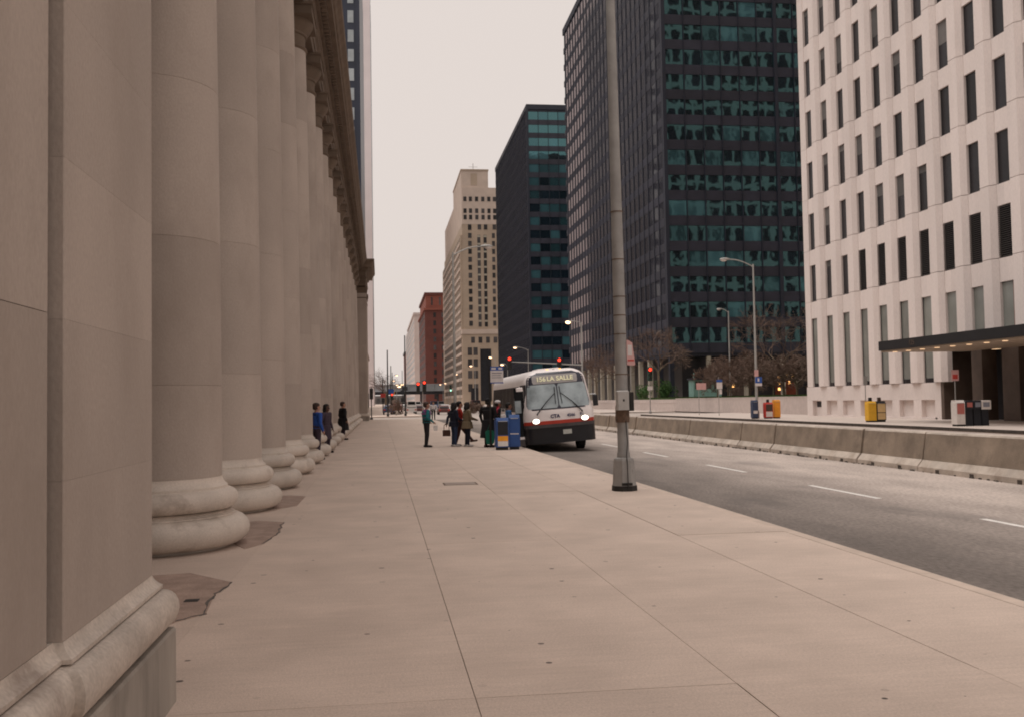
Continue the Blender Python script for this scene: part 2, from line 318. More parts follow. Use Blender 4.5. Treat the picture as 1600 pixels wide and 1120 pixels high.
    def mesh(s, name, smooth=False):
        me = bpy.data.meshes.new(name); me.from_pydata(s.v, [], s.f); me.update()
        bm = bmesh.new(); bm.from_mesh(me); bmesh.ops.recalc_face_normals(bm, faces=bm.faces); bm.to_mesh(me); bm.free()
        if smooth:
            me.shade_smooth()
            try: me.set_sharp_from_angle(angle=R(38))
            except Exception: pass
        return me
    def build(s, name, m, parent=None, loc=None, rot=None, smooth=False):
        return ob(name, s.mesh(name, smooth), m, parent, loc, rot)
def ob(name, me, m=None, parent=None, loc=None, rot=None):
    o = bpy.data.objects.new(name, me); C.objects.link(o)
    if m is not None and me is not None and not me.materials: me.materials.append(MATS[m] if isinstance(m, str) else m)
    if parent is not None: o.parent = parent
    if loc is not None: o.location = loc
    if rot is not None: o.rotation_euler = rot
    return o
def tag(o, label=None, cat=None, group=None, kind=None):
    for k, v in (('label', label), ('category', cat), ('group', group), ('kind', kind)):
        if v: o[k] = v
    return o
def thing(name, label, cat, loc=(0, 0, 0), rz=0, group=None):
    o = bpy.data.objects.new(name, None); C.objects.link(o); o.location = loc; o.rotation_euler = (0, 0, rz); o.empty_display_size = 0.2
    return tag(o, label, cat, group)
def struct(name, mb, m): return tag(mb.build(name, m), kind='structure')
def dup(root, loc=None, rz=None, label=None, group=None):
    r = root.copy(); C.objects.link(r)
    if loc is not None: r.location = loc
    if rz is not None: r.rotation_euler = (0, 0, rz)
    if label: r['label'] = label
    if group: r['group'] = group
    for ch in list(root.children):
        c = ch.copy(); C.objects.link(c); c.parent = r
        for g in list(ch.children):
            d = g.copy(); C.objects.link(d); d.parent = c
    return r
def text_mesh(txt, size, m, parent, loc, rot, ext=0.004, bold=0.0, sx=1.0):
    cu = bpy.data.curves.new('lettering', 'FONT'); cu.body = txt; cu.size = size; cu.align_x = 'CENTER'; cu.align_y = 'CENTER'; cu.extrude = ext; cu.offset = bold
    t = bpy.data.objects.new('lettering', cu); C.objects.link(t); bpy.context.view_layer.update()
    me = bpy.data.meshes.new_from_object(t.evaluated_get(bpy.context.evaluated_depsgraph_get())); bpy.data.objects.remove(t)
    me.materials.clear(); o = ob('lettering', me, m, parent, loc, rot); o.scale = (sx, 1, 1); return o
def rbox(mb, x0, x1, y0, y1, z0, z1, c=0.02):      # box with chamfered vertical edges and top
    mb.prism([(x0+c, y0), (x1-c, y0), (x1, y0+c), (x1, y1-c), (x1-c, y1), (x0+c, y1), (x0, y1-c), (x0, y0+c)], z0, z1-c)
    i = len(mb.v)
    a = [(x0+c, y0), (x1-c, y0), (x1, y0+c), (x1, y1-c), (x1-c, y1), (x0+c, y1), (x0, y1-c), (x0, y0+c)]
    b = [(x0+2*c, y0+c), (x1-2*c, y0+c), (x1-c, y0+2*c), (x1-c, y1-2*c), (x1-2*c, y1-c), (x0+2*c, y1-c), (x0+c, y1-2*c), (x0+c, y0+2*c)]
    mb.v += [(x, y, z1-c) for x, y in a] + [(x, y, z1) for x, y in b]
    for k in range(8): mb.f.append((i+k, i+(k+1) % 8, i+8+(k+1) % 8, i+8+k))
    mb.f.append(tuple(range(i+8, i+16))); return mb
# ================================================================== SETTING
struct('ground', MB().quad((-2500, -60, -0.20), (2500, -60, -0.20), (2500, 4500, -0.20), (-2500, 4500, -0.20)), 'dirt')
KX, FKX, WX = 5.2, 28.4, 37.0            # near kerb, far kerb, far building line
struct('road', MB().quad((KX-0.3, -30, -0.15), (FKX+0.3, -30, -0.15), (FKX+0.3, 106, -0.15), (KX-0.3, 106, -0.15)), 'asphalt')
struct('cross_street', MB().quad((-250, 106, -0.15), (250, 106, -0.15), (250, 126, -0.15), (-250, 126, -0.15)), 'far_road')
struct('street_beyond', MB().quad((KX-0.3, 126, -0.15), (FKX+0.3, 126, -0.15), (FKX+0.3, 1500, -0.15), (KX-0.3, 1500, -0.15)), 'far_road')
# near pavement: bed, slabs, kerb stones
bed = struct('sidewalk', MB().box(-14, KX-0.18, -30, 105.8, -0.19, -0.012), 'iron')
cols_x = [(-1.462, 0.52), (0.52, 2.08), (2.08, 3.64), (3.64, KX-0.172)]
slab_me = {}
y_edges = [-6.76 + 6.24*k for k in range(19)]
for ci, (xa, xb) in enumerate(cols_x):
    me = MB().box(xa+(0.0028 if ci else 0.0), xb-0.0028, 0.0025, 6.2375, -0.10, 0.0).mesh('slab')
    for y0 in y_edges[:-1]:
        o = ob('slab', me, 'pavement', bed, (0, y0, random.uniform(-0.0015, 0.0015)), (0, random.uniform(-0.0006, 0.0006), 0))
ob('slab_strip', MB().box(-14, -1.464, -30, 105.8, -0.10, -0.001).mesh('slab_strip'), 'pavement_plain', bed)
kme = MB().extr_y([(KX-0.168, -0.18), (KX, -0.18), (KX, -0.02), (KX-0.02, 0.0), (KX-0.168, 0.0)], 0.003, 3.117).mesh('kerb_stone')
for k in range(36): ob('kerb_stone', kme, 'kerb_stone', bed, (0, -6.76+3.12*k, 0))
# brown broken paving patches between the columns
patches = thing('paving_patch', 'brown broken stone paving patch beside the first column base', 'paving patch')
def patch(poly, z=0.004, m='patch_paving', parent=None, name='patch'):
    return MB().prism(poly, -0.02, z).build(name, m, parent)
patch([(-1.44, 9.86), (-1.50, 9.2), (-1.44, 8.42), (-1.62, 8.16), (-1.9, 7.4), (-2.3, 7.2), (-2.6, 8.0), (-2.5, 10.4), (-1.95, 10.5)], parent=patches, name='worn_surface')
MB().box(-1.72, -1.60, 8.95, 9.06, 0.0, 0.008).build('drain_slot', 'black_grime', patches)
p2 = thing('paving_patch', 'brown broken stone paving patch between first and second column bases', 'paving patch')
patch([(-1.42, 14.7), (-1.36, 13.6), (-1.44, 12.5), (-1.62, 12.1), (-2.2, 13.6), (-2.4, 14.6), (-1.8, 15.0)], parent=p2, name='worn_surface')
p3 = thing('paving_patch', 'small brown paving patch between second and third column bases', 'paving patch')
patch([(-1.40, 18.7), (-1.42, 17.0), (-1.7, 16.6), (-2.2, 17.8), (-2.2, 18.8), (-1.7, 19.0)], parent=p3, name='worn_surface')
for i, (xa, ya, xb, yb) in enumerate([(-1.44, 9.86, -1.50, 9.2), (-1.50, 9.2, -1.44, 8.42), (-1.44, 8.42, -1.62, 8.16), (-1.42, 14.7, -1.36, 13.6), (-1.36, 13.6, -1.44, 12.5)]):
    pr = patches if i < 3 else p2
    a, b = Vector((xa, ya)), Vector((xb, yb)); n = 7; pts = []
    nr = Vector((b.y-a.y, a.x-b.x)).normalized()
    for k in range(n+1):
        q = a.lerp(b, k/n) + nr*random.uniform(-0.02, 0.02); pts.append(q)
    poly = [(q.x, q.y) for q in pts] + [(q.x+nr.x*random.uniform(0.004, 0.03), q.y+nr.y*random.uniform(0.004, 0.03)) for q in reversed(pts)]
    MB().prism(poly, -0.01, 0.0065).build('crack', 'iron', pr)
# utility cover and lane marks
uc = thing('utility_cover', 'flat rectangular metal utility cover set in the pavement', 'utility cover', (1.62, 20.6, 0))
rbox(MB(), -0.32, 0.32, -0.28, 0.28, -0.03, 0.006, 0.004).build('plate', 'cover_metal', uc)
MB().box(-0.35, 0.35, -0.31, -0.285, -0.03, 0.004).box(-0.35, 0.35, 0.285, 0.31, -0.03, 0.004).box(-0.35, -0.325, -0.285, 0.285, -0.03, 0.004).box(0.325, 0.35, -0.285, 0.285, -0.03, 0.004).build('frame', 'rust', uc)
lane_me = MB().box(-0.055, 0.055, 0, 2.85, -0.152, -0.146).mesh('lane_mark')
rd = bpy.data.objects['road']
for y0 in [9.6, 16.7, 23.5, 30.5, 37.5, 44.5, 51.5, 58.5, 65.5, 72.5, 79.5]:
    ob('lane_mark', lane_me, 'white_paint', rd, (8.76 + max(0, (y0-14)*0.015), y0-0.02 if y0 > 10 else 10.7, 0))
# far side
fs = struct('sidewalk_far', MB().box(FKX, 60, -30, 105.5, -0.19, 0.0), 'far_pavement')
MB().box(FKX-0.16, FKX-0.004, -30, 105.5, -0.19, 0.0).build('kerb', 'rubble_dark', fs)  # shaded kerb face, the shade put into its dark colour
gut = MB().box(FKX-0.62, FKX-0.165, -30, 105.5, -0.19, -0.144).build('gutter', 'rust', fs)
struct('sidewalk_north', MB().box(-60, KX, 126.5, 1400, -0.19, 0.0), 'pavement_plain')
struct('sidewalk_northeast', MB().box(FKX, 60, 126.5, 1400, -0.19, 0.0), 'far_pavement')

# concrete barrier segments down the middle of the street
bx = 12.74
body = MB().extr_y([(bx+0.14, 0.13), (bx+0.235, 0.745), (bx+0.27, 0.775), (bx+0.44, 0.775), (bx+0.475, 0.745), (bx+0.57, 0.13)], 0.01, 3.0).mesh('upper')
foot = MB().extr_y([(bx, -0.148), (bx, -0.03), (bx+0.13, 0.126), (bx+0.58, 0.126), (bx+0.71, -0.03), (bx+0.71, -0.148)], 0.008, 3.002).mesh('foot')
capm = MB().extr_y([(bx+0.232, 0.7455), (bx+0.255, 0.785), (bx+0.455, 0.785), (bx+0.478, 0.7455)], 0.012, 2.998).mesh('cap')
slotm = MB().box(bx-0.006, bx+0.05, 0.75, 0.90, -0.149, -0.06).mesh('slot')
for k in range(27):
    y = 13.16 + 3.06*k
    t = thing('concrete_barrier', 'precast concrete barrier segment in the long row along the street middle', 'barrier', (0.012*k + random.uniform(-0.03, 0.03), y, 0), random.uniform(-0.006, 0.006), 'barrier segments in the street')
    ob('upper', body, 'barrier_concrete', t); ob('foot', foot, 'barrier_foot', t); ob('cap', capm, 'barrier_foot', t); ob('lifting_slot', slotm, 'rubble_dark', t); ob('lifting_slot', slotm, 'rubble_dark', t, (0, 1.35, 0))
# litter and dirt along the barrier foot
mb = MB()
for k in range(330):
    y = random.uniform(12, 80); x = bx + 0.012*(y-13)/3.06 - random.uniform(0.0, 0.07)*random.random(); s_ = random.uniform(0.012, 0.045)
    mb.ell((x, y, -0.149+s_*0.3), (s_, s_*random.uniform(1, 2.5), s_*0.6), 5, 4)
tag(mb.build('gutter_debris', 'rubble_dark'), 'dark grit and litter lying along the barrier foot', 'debris', kind='stuff')

# ================================================================== STATION (left)
st = thing('station_building', 'long limestone station with a giant column row along the pavement', 'building', (-2.7, 50, 0))
def sp(o): o.parent = st; o.matrix_parent_inverse = Matrix.Translation((2.7, -50, 0)); return o
CY0, CPITCH, NC, CX = 12.6, 4.13, 20, -2.76
def torus_prof(rc, zc, rr, rz, n=10): return [(rc + rr*math.cos(t), zc + rz*math.sin(t)) for t in [math.pi*(-0.5 + k/n) for k in range(n+1)]]
bprof = [(0.90, 0.0), (0.90, 0.03)] + torus_prof(0.945, 0.205, 0.185, 0.175) + [(0.955, 0.382), (0.955, 0.40)] + [(0.94-0.055*math.sin(math.pi*k/8*0.9), 0.40+0.045*k/8) for k in range(1, 9)] + \
    torus_prof(0.87, 0.575, 0.12, 0.125) + [(0.865, 0.705), (0.865, 0.735)] + [(0.80+0.06*(1-k/6)**2, 0.735+0.11*k/6) for k in range(1, 7)]
base_me = MB().lathe(bprof, n=56).mesh('column', True)
ZT = 12.0
def shaft_r(z): q = max(0, (z-0.845)/(ZT-0.845)); return 0.80 - 0.115*q**1.5
cuts = {0: [0.845, 2.6, 4.75, 6.9, 9.0, 10.6, ZT], 1: [0.845, 2.2, 4.3, 6.45, 8.6, 10.4, ZT], 2: [0.845, 1.95, 3.7, 5.6, 7.7, 9.9, ZT]}
drum_me = {}
for k_, zz in cuts.items():
    drum_me[k_] = []
    for a, b in zip(zz[:-1], zz[1:]):
        pr = [(shaft_r(a)-0.004, a), (shaft_r(a), a+0.003)] + [(shaft_r(a+(b-a)*t), a+(b-a)*t) for t in (0.25, 0.5, 0.75)] + [(shaft_r(b), b-0.003), (shaft_r(b)-0.004, b)]
        drum_me[k_].append(MB().lathe(pr, n=56).mesh('drum', True))
capb = MB().lathe([(0.685, 12.0), (0.72, 12.02), (0.74, 12.06), (0.72, 12.10), (0.675, 12.12), (0.675, 12.42), (0.72, 12.44), (0.73, 12.48), (0.72, 12.50), (0.76, 12.56), (0.84, 12.66), (0.90, 12.78), (0.91, 12.84)], n=40)
capb.box(-0.93, 0.93, -0.93, 0.93, 12.842, 13.10); capb.box(-0.97, 0.97, -0.97, 0.97, 13.101, 13.17)
cap_me = capb.mesh('capital', True)
for i in range(NC):
    c = sp(ob('column', base_me, 'base_stone')); c.location = (CX, CY0 + CPITCH*i, 0); c.rotation_euler = (0, 0, random.uniform(0, 6))
    kk = random.choice([0, 1, 2]) if i > 2 else (2, 1, 0)[i]
    for me in drum_me[kk]: ob('drum', me, 'limestone', c)
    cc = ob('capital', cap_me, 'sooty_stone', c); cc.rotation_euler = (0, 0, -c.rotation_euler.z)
# near pavilion: wall, pilaster blocks, moulded base
PX = -1.30
plinth_path = [(-1.34, -6), (-1.34, 4.29), (PX, 4.29), (PX, 5.88), (-3.4, 5.88)]
pl = MB().sweep(plinth_path, [(-0.4, 0.0), (0.108, 0.0), (0.108, 0.415), (0.098, 0.43), (-0.4, 0.43)]).build('pier_plinth', 'plinth_stone'); sp(pl)
tp = [(-0.4, 0.431), (0.07, 0.431)] + [(0.04+0.085*math.cos(t), 0.545+0.112*math.sin(t)) for t in [math.pi*(-0.46+0.92*k/11) for k in range(12)]] + [(0.025, 0.658), (0.025, 0.664), (0.048, 0.666), (0.048, 0.684)] + [(0.045*(1-k/5)**1.6, 0.684+0.061*k/5) for k in range(1, 6)] + [(-0.4, 0.745)]
sp(MB().sweep(plinth_path, tp).build('pier_base_moulding', 'pier_marble', smooth=True))
zj = [0.746, 1.40, 2.07, 2.75, 3.41] + [3.41+0.67*k for k in range(1, 15)]
bmeshes = []
for a, b in zip(zj[:-1], zj[1:]):
    g = 0.0004
    m_ = MB().prism([(-3.4, 4.29), (PX-0.004, 4.29), (PX, 4.294), (PX, 5.874), (PX-0.006, 5.88), (-3.4, 5.88)], a+g, b-g)
    sp(m_.build('pilaster_block', 'limestone'))
wz = [0.746, 2.09, 4.8, 7.4, 10.1, 12.8]
for a, b in zip(wz[:-1], wz[1:]):
    for y0, y1 in ((-6, 0.9), (0.9, 4.286)):
        sp(MB().box(-4.2, -1.34, y0+0.003, y1-(0.075 if y1 > 4 else 0.003), a+0.0015, b-0.0015).build('wall_block', 'limestone'))
# anta behind the pier and porch wall
sp(MB().box(-4.4, -2.5, 5.9, 10.25, 0.6, 13.1).build('anta', 'limestone'))
sp(MB().sweep([(-2.5, 5.9), (-2.5, 10.25), (-4.4, 10.25)], [(-0.3, 0.0), (0.10, 0.0), (0.13, 0.08)] + [(0.06+0.10*math.cos(t), 0.20+0.12*math.sin(t)) for t in [math.pi*(-0.45+0.9*k/8) for k in range(9)]] + [(0.03, 0.33), (0.03, 0.42), (0.0, 0.6), (-0.3, 0.6)]).build('anta_base', 'base_stone', smooth=True))
sp(MB().box(-9.2, -8.4, 5, 98, 0, 13.1).build('porch_wall', 'limestone'))
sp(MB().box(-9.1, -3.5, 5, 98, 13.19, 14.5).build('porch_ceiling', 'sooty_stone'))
# far pavilion
fpath = [(-3.6, 97.6), (PX, 97.6), (PX, 99.3), (-1.36, 99.3), (-1.36, 104.4), (PX, 104.4), (PX, 106.0), (-30, 106.0)]
sp(MB().sweep(fpath, [(-0.4, 0.0), (0.13, 0.0), (0.13, 0.43), (-0.4, 0.43)]).build('pier_plinth', 'plinth_stone'))
sp(MB().sweep(fpath, tp).build('pier_base_moulding', 'base_stone', smooth=True))
for a, b in zip(wz[:-1], wz[1:]):
    sp(MB().prism([(-3.6, 97.6), (PX, 97.6), (PX, 99.3), (-1.36, 99.3), (-1.36, 104.4), (PX, 104.4), (PX, 106.0), (-30, 106.0), (-30, 97.6)], a+0.003, b-0.003).build('pavilion_course', 'limestone'))
# entablature over the columns, breaking forward over both pavilions
epath = [(-2.05, -6), (-2.05, 5.95), (CX, 5.95), (CX, 97.5), (-2.05, 97.5), (-2.05, 106.1), (-30, 106.1)]
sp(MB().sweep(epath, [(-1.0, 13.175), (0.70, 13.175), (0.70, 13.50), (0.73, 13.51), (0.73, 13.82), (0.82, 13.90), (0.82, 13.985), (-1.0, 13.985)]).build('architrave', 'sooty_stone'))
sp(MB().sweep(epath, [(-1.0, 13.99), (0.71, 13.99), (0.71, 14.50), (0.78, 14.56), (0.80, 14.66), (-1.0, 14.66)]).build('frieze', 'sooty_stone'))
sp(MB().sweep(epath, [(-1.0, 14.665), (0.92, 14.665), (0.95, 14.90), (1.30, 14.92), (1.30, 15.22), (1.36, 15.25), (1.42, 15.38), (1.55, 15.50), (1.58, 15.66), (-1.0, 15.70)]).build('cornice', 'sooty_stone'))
mb = MB()
for k in range(250): y = 7.7 + 0.36*k; mb.box(CX+0.953, CX+1.12, y, y+0.2, 14.70, 14.90)
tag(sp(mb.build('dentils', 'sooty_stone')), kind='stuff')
mb = MB()
for k in range(44): y = 8.1 + 2.065*k; mb.box(CX+0.6, CX+0.80, y-0.45, y+0.45, 13.06, 13.172)
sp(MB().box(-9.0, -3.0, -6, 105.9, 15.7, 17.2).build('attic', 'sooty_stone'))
# pilaster capitals on the far pavilion corner
for ya in (97.6, 104.4):
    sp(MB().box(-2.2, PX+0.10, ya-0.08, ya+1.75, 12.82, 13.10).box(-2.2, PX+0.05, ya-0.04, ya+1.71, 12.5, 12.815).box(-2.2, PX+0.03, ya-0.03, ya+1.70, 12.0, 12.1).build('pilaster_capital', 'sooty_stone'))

# ================================================================== WHITE PRECAST BUILDING (right)
BAY, FL, Z1, NBAY, NFL, YC = 2.91, 4.47, 9.75, 16, 7, 81.95
wb = thing('office_building', 'pinkish white precast office block with narrow dark slot windows', 'building', (WX, 60, 0))
def wp(o): o.parent = wb; o.matrix_parent_inverse = Matrix.Translation((-WX, -60, 0)); return o
hb = BAY/2
pier_plan = lambda p=0.30, b=0.74, f=0.44: [(0.35, -b), (0.0, -b), (-p, -f), (-p, f), (0.0, b), (0.35, b)]
def panel_mesh(h, wh, name='facade_panel'):
    m_ = MB().prism(pier_plan(), 0.018, h-0.018)
    m_.box(0.02, 0.35, -hb+0.002, -0.752, wh, h-0.012).box(0.02, 0.35, 0.752, hb-0.002, wh, h-0.012)
    return m_.mesh(name)
WH = 3.15
pm = panel_mesh(FL, WH)
win_me = MB().box(0.16, 0.20, -0.70, 0.70, 0.004, WH-0.004).mesh('window')
lv = MB()
for k in range(24): z = 0.06 + k*0.128; lv.extr_y([(0.03, z), (0.03, z+0.02), (0.15, z+0.09), (0.15, z+0.07)], -0.70, 0.70)
lv_me = lv.mesh('louvre')
gz0, gz1 = 2.46, 8.31
gp_me = panel_mesh(Z1-gz0, gz1-gz0)
gw_me = MB().box(0.16, 0.20, -0.70, 0.70, 0.30, gz1-gz0-0.004).mesh('window')
gk_me = MB().box(0.10, 0.20, -0.70, 0.70, 0.004, 0.298).mesh('window_foot')
fr_me = MB().box(0.10, 0.21, -0.745, -0.70, 0.3, gz1-gz0-0.004).box(0.10, 0.21, 0.70, 0.745, 0.3, gz1-gz0-0.004).mesh('window_frame')
cu_me = MB().box(0.15, 0.157, -0.69, -0.32, 0.31, gz1-gz0-0.01).mesh('curtain')
reflection_blinds = [MB().box(0.150, 0.157, -0.69, 0.69, WH-q, WH-0.02).mesh('blind') for q in (0.5, 0.9, 1.5, 2.2)]; sill_reflection_me = MB().box(0.10, 0.158, -0.70, 0.70, 0.006, 0.07).mesh('sill')
ez0 = 5.05; ep_me = panel_mesh(Z1-ez0, gz1-ez0); ew_me = MB().box(0.16, 0.20, -0.70, 0.70, 0.02, gz1-ez0-0.004).mesh('window')
ecu_me = MB().box(0.15, 0.157, -0.69, -0.32, 0.02, gz1-ez0-0.01).mesh('curtain')
yw = [80.13 - BAY*k for k in range(NBAY)]
for k in range(NBAY+1):
    yp = YC - 0.36 if k == 0 else yw[0] + hb - BAY*k
    if k == 0:
        for z0, z1 in [(gz0, Z1)] + [(Z1+FL*j, Z1+FL*(j+1)) for j in range(NFL)]:
            wp(MB().box(0, 0.4, -0.71, 0.36, z0+0.012, z1-0.012).build('corner_panel', 'precast', loc=(WX-0.02, yp, 0)))
            wp(MB().box(0.02, 0.35, -1.458, -0.712, z1-(1.32 if z0 > 5 else 1.44), z1-0.012).build('corner_spandrel', 'precast', loc=(WX, yp, 0)))
        continue
    for j in range(NFL): wp(ob('facade_panel', pm, 'precast', None, (WX, yp, Z1+FL*j)))
    wp(ob('facade_panel', gp_me if yp > 61 else ep_me, 'precast', None, (WX, yp, gz0 if yp > 61 else ez0)))
for k, y in enumerate(yw):
    for j in range(NFL):
        o = wp(ob('window', win_me, 'dark_window', None, (WX, y, Z1+FL*j)))
        if j == 0 and k >= 3: ob('louvre', lv_me, 'louvre', o)
        elif random.random() < 0.45: ob('blind', random.choice(reflection_blinds), 'blind', o)  # grey upper strip, added to vary the glass like a reflection
        ob('sill', sill_reflection_me, 'louvre', o)  # paler pane foot: the sill's reflection put in as a strip
    if y > 61.3:
        o = wp(ob('window', gw_me, 'ground_glass', None, (WX, y, gz0))); ob('window_foot', gk_me, 'dark_window', o); ob('window_frame', fr_me, 'louvre', o)
    else:
        o = wp(ob('window', ew_me, 'ground_glass', None, (WX, y, ez0)))
    if k >= 6: ob('curtain', cu_me if y > 61.3 else ecu_me, 'curtain_red', o)
ENT = 61.2
# base course: plain band over recessed panels
band = MB().box(WX-0.10, WX+0.4, ENT, YC, 1.30, gz0-0.006).build('base_band', 'precast'); wp(band)
wp(MB().box(WX+0.22, WX+0.5, ENT, YC, 0, 1.295).build('recess_panel', 'precast'))
for k in range(8):
    y = 80.13 + hb - BAY*k - (0 if k else 0.0)
    ya, yb = (y-0.5, y+0.5) if k else (80.9, YC)
    if ya > ENT: wp(MB().box(WX-0.10, WX+0.218, max(ya, ENT), yb, 0, 1.295).build('base_pier', 'precast'))
wp(MB().box(WX-0.10, WX+0.218, ENT, ENT+0.75, 0, 1.295).build('base_pier', 'precast'))
wp(MB().box(WX+0.20, WX+0.217, 79.3, 80.7, 0.75, 1.22).build('vent', 'dark_window'))
for k in range(7):
    if k: wp(MB().box(WX-0.10, WX+0.218, 80.13-BAY*k-0.95, 80.13-BAY*k+0.95, 0, 0.12).build('base_step', 'precast'))
# entrance recess: brown granite piers and dark glass
wp(MB().box(WX+2.2, WX+2.5, 34, ENT, 0, 5.0).build('entrance_glass', 'lobby_dark'))
wp(MB().box(WX-0.1, WX+2.2, ENT-0.35, ENT-0.004, 0, 4.6).build('entrance_reveal', 'brown_granite'))
for y0, y1 in ((57.2, 58.3), (53.6, 55.2), (50.0, 51.2), (46.0, 47.2)): wp(MB().box(WX+0.3, WX+1.3, y0, y1, 0, 4.4).build('granite_pier', 'brown_granite'))
wp(MB().box(WX+0.36, WX+2.4, 34, ENT, 4.4, 5.2).build('entrance_lintel', 'canopy_black'))
for y in (56.5, 54.7, 52.9): wp(MB().box(WX+0.7, WX+1.0, y-0.25, y+0.25, 4.37, 4.395).build('downlight', 'downlight'))
# canopy
cn = wp(MB().box(31.0, WX-0.24, 36, 58.2, 4.42, 5.0).build('canopy', 'canopy_black'))
MB().box(31.12, WX-0.25, 36.1, 58.1, 4.33, 4.416).build('soffit', 'soffit', cn)
for k in range(8): MB().lathe([(0.13, 0), (0.15, 0.03)], (31.55, 57.2-1.55*k, 4.298), 12).build('downlight', 'downlight', cn)
text_mesh('125', 0.42, 'brown_granite', cn, (30.99, 54.3, 4.72), (R(90), 0, R(-90)), 0.012)
# rest of the block: core, roof, north front (mirrored in the dark tower's glass)
ZTOP = Z1 + FL*NFL
wp(MB().box(WX+2.6, WX+100, 34, YC-0.5, 0, 5.0).build('core_base', 'precast'))
wp(MB().box(WX+0.42, WX+100, 34, YC-0.5, 5.0, ZTOP+80).build('core_wall', 'precast'))
mb = MB(); gb = MB()
for j in range(25):
    z = Z1 + FL*(j-1)
    for k in range(33):
        x = WX + 1.6 + BAY*k
        if z > 0: mb.box(x-0.45, x+0.45, YC-0.48, YC+0.1, z, z+FL); mb.box(x+0.45, x+BAY-0.45, YC-0.48, YC-0.05, z+WH+0.3, z+FL)
        gb.box(x+0.45, x+BAY-0.45, YC-0.48, YC-0.2, z, z+WH+0.3)
tag(wp(mb.build('north_front', 'precast')), kind='stuff'); tag(wp(gb.build('north_windows', 'dark_window')), kind='stuff')
mb = MB(); gb = MB()
for j in range(NFL, NFL+17):
    z = Z1 + FL*j
    for k in range(NBAY):
        y = yw[k]
        mb.box(WX-0.15, WX+0.42, y-hb-0.7, y-hb+0.7, z, z+FL); mb.box(WX, WX+0.42, y-hb+0.7, y+hb-0.7, z+WH, z+FL); gb.box(WX+0.16, WX+0.42, y-hb+0.7, y+hb-0.7, z, z+WH)
tag(wp(mb.build('upper_front', 'precast')), kind='stuff'); tag(wp(gb.build('upper_windows', 'dark_window')), kind='stuff')

# ================================================================== DARK STEEL TOWERS
TX, TB, TF = 44.0, 3.0, 3.96
def tower(y0, label, n_sep_bays, rows, zb=8.6, ztop=90.0, ln=81.0, wid=48.0, proud=0.0, blindf=0.22):
    t = thing('office_tower', label, 'building', (TX, y0, 0))
    P = lambda o: setattr(o, 'parent', t) or o
    nf = int((ztop-zb)/TF)
    P(MB().box(0.30, wid, 0.30, ln, zb-0.5, ztop-0.6).build('core_wall', 'tower_steel'))
    P(MB().box(0.0, wid, 0.0, ln+0.3, ztop-1.5, ztop).build('roof_fascia', 'tower_steel'))
    # south front: spandrel bands, mullions, one pane per bay
    sp_me = MB().box(0, wid, 0.06, 0.29, 0, 1.55).mesh('spandrel')
    for j in range(nf): P(ob('spandrel', sp_me, 'tower_spandrel', None, (0, 0, zb+TF*j)))
    mul = MB().box(-0.05, 0.05, -0.10, 0.28, zb, ztop-1.5).mesh('mullion'); col_ = MB().box(-0.28, 0.28, -0.16, 0.28, zb, ztop-1.5).mesh('corner_column')
    for k in range(1, 16): P(ob('mullion', col_ if k % 6 == 0 else mul, 'tower_steel', None, (0.55+TB*k, 0, 0)))
    P(MB().box(-0.02, 0.55, -0.16, 0.5, zb, ztop-1.5).build('corner_column', 'tower_steel'))
    pane = MB().box(0.08, TB-0.08, 0.16, 0.28, 1.56, TF-0.04).mesh('window_pane'); pane.materials.append(MATS['tower_glass']); panes = [pane, pane.copy()]; panes[1].materials[0] = MATS['tower_glass_blind']; rest = MB()
    for j in range(nf):
        for k in range(15):
            if k < n_sep_bays and rows[0] <= j < rows[1]:
                P(ob('window_pane', panes[random.random() < blindf], None, None, (0.55+TB*k, 0, zb+TF*j), (random.uniform(-0.004, 0.004), 0, random.uniform(-0.006, 0.006))))
            else: rest.box(0.55+TB*k+0.08, 0.55+TB*(k+1)-0.08, 0.16, 0.28, zb+TF*j+1.56, zb+TF*(j+1)-0.04)
    tag(P(rest.build('far_panes', 'tower_glass')), kind='stuff')
    # west front: bands, close mullions, panes too narrow to tell apart one by one
    for j in range(nf): P(MB().box(0.10, 0.29, 0.5, ln, zb+TF*j, zb+TF*j+1.35).build('spandrel', 'tower_spandrel'))
    mm = MB(); gg = MB(); nb = int(ln/3.0)
    for k in range(nb): mm.box(-proud, 0.26, 0.66+3.0*k, 0.94+3.0*k, zb, ztop-1.5)
    for j in range(nf):
        for k in range(nb-1):
            gg.box(0.115, 0.27, 0.945+3.0*k, 0.655+3.0*(k+1), zb+TF*j+1.36, zb+TF*(j+1)-0.05)
    tag(P(mm.build('mullions', 'tower_steel')), kind='stuff'); tag(P(gg.build('side_panes', 'tower_glass_side')), kind='stuff')
    # lobby behind freestanding columns
    P(MB().box(3.0, wid-3, 3.0, ln-3, 0.0, zb-0.4).build('lobby_glass', 'lobby_dark'))
    for k in range(14): P(MB().box(0.2, 0.9, 0.2+6*k, 0.9+6*k, 0, zb-0.5).build('lobby_column', 'lobby_column' if k > 1 else 'tower_steel'))
    for k in range(1, 8): P(MB().box(0.2+6*k, 0.8+6*k, 0.2, 0.8, 0, zb-0.5).build('lobby_column', 'lobby_column'))
    return t
t1 = tower(147, 'large near dark steel office tower with teal reflecting glass', 9, (1, 15))
t2 = tower(287.5, 'smaller looking dark steel office tower standing beyond the nearer twin', 7, (0, 20), proud=0.10, blindf=0.55)  # west mullions made prouder on this tower to shade its panes
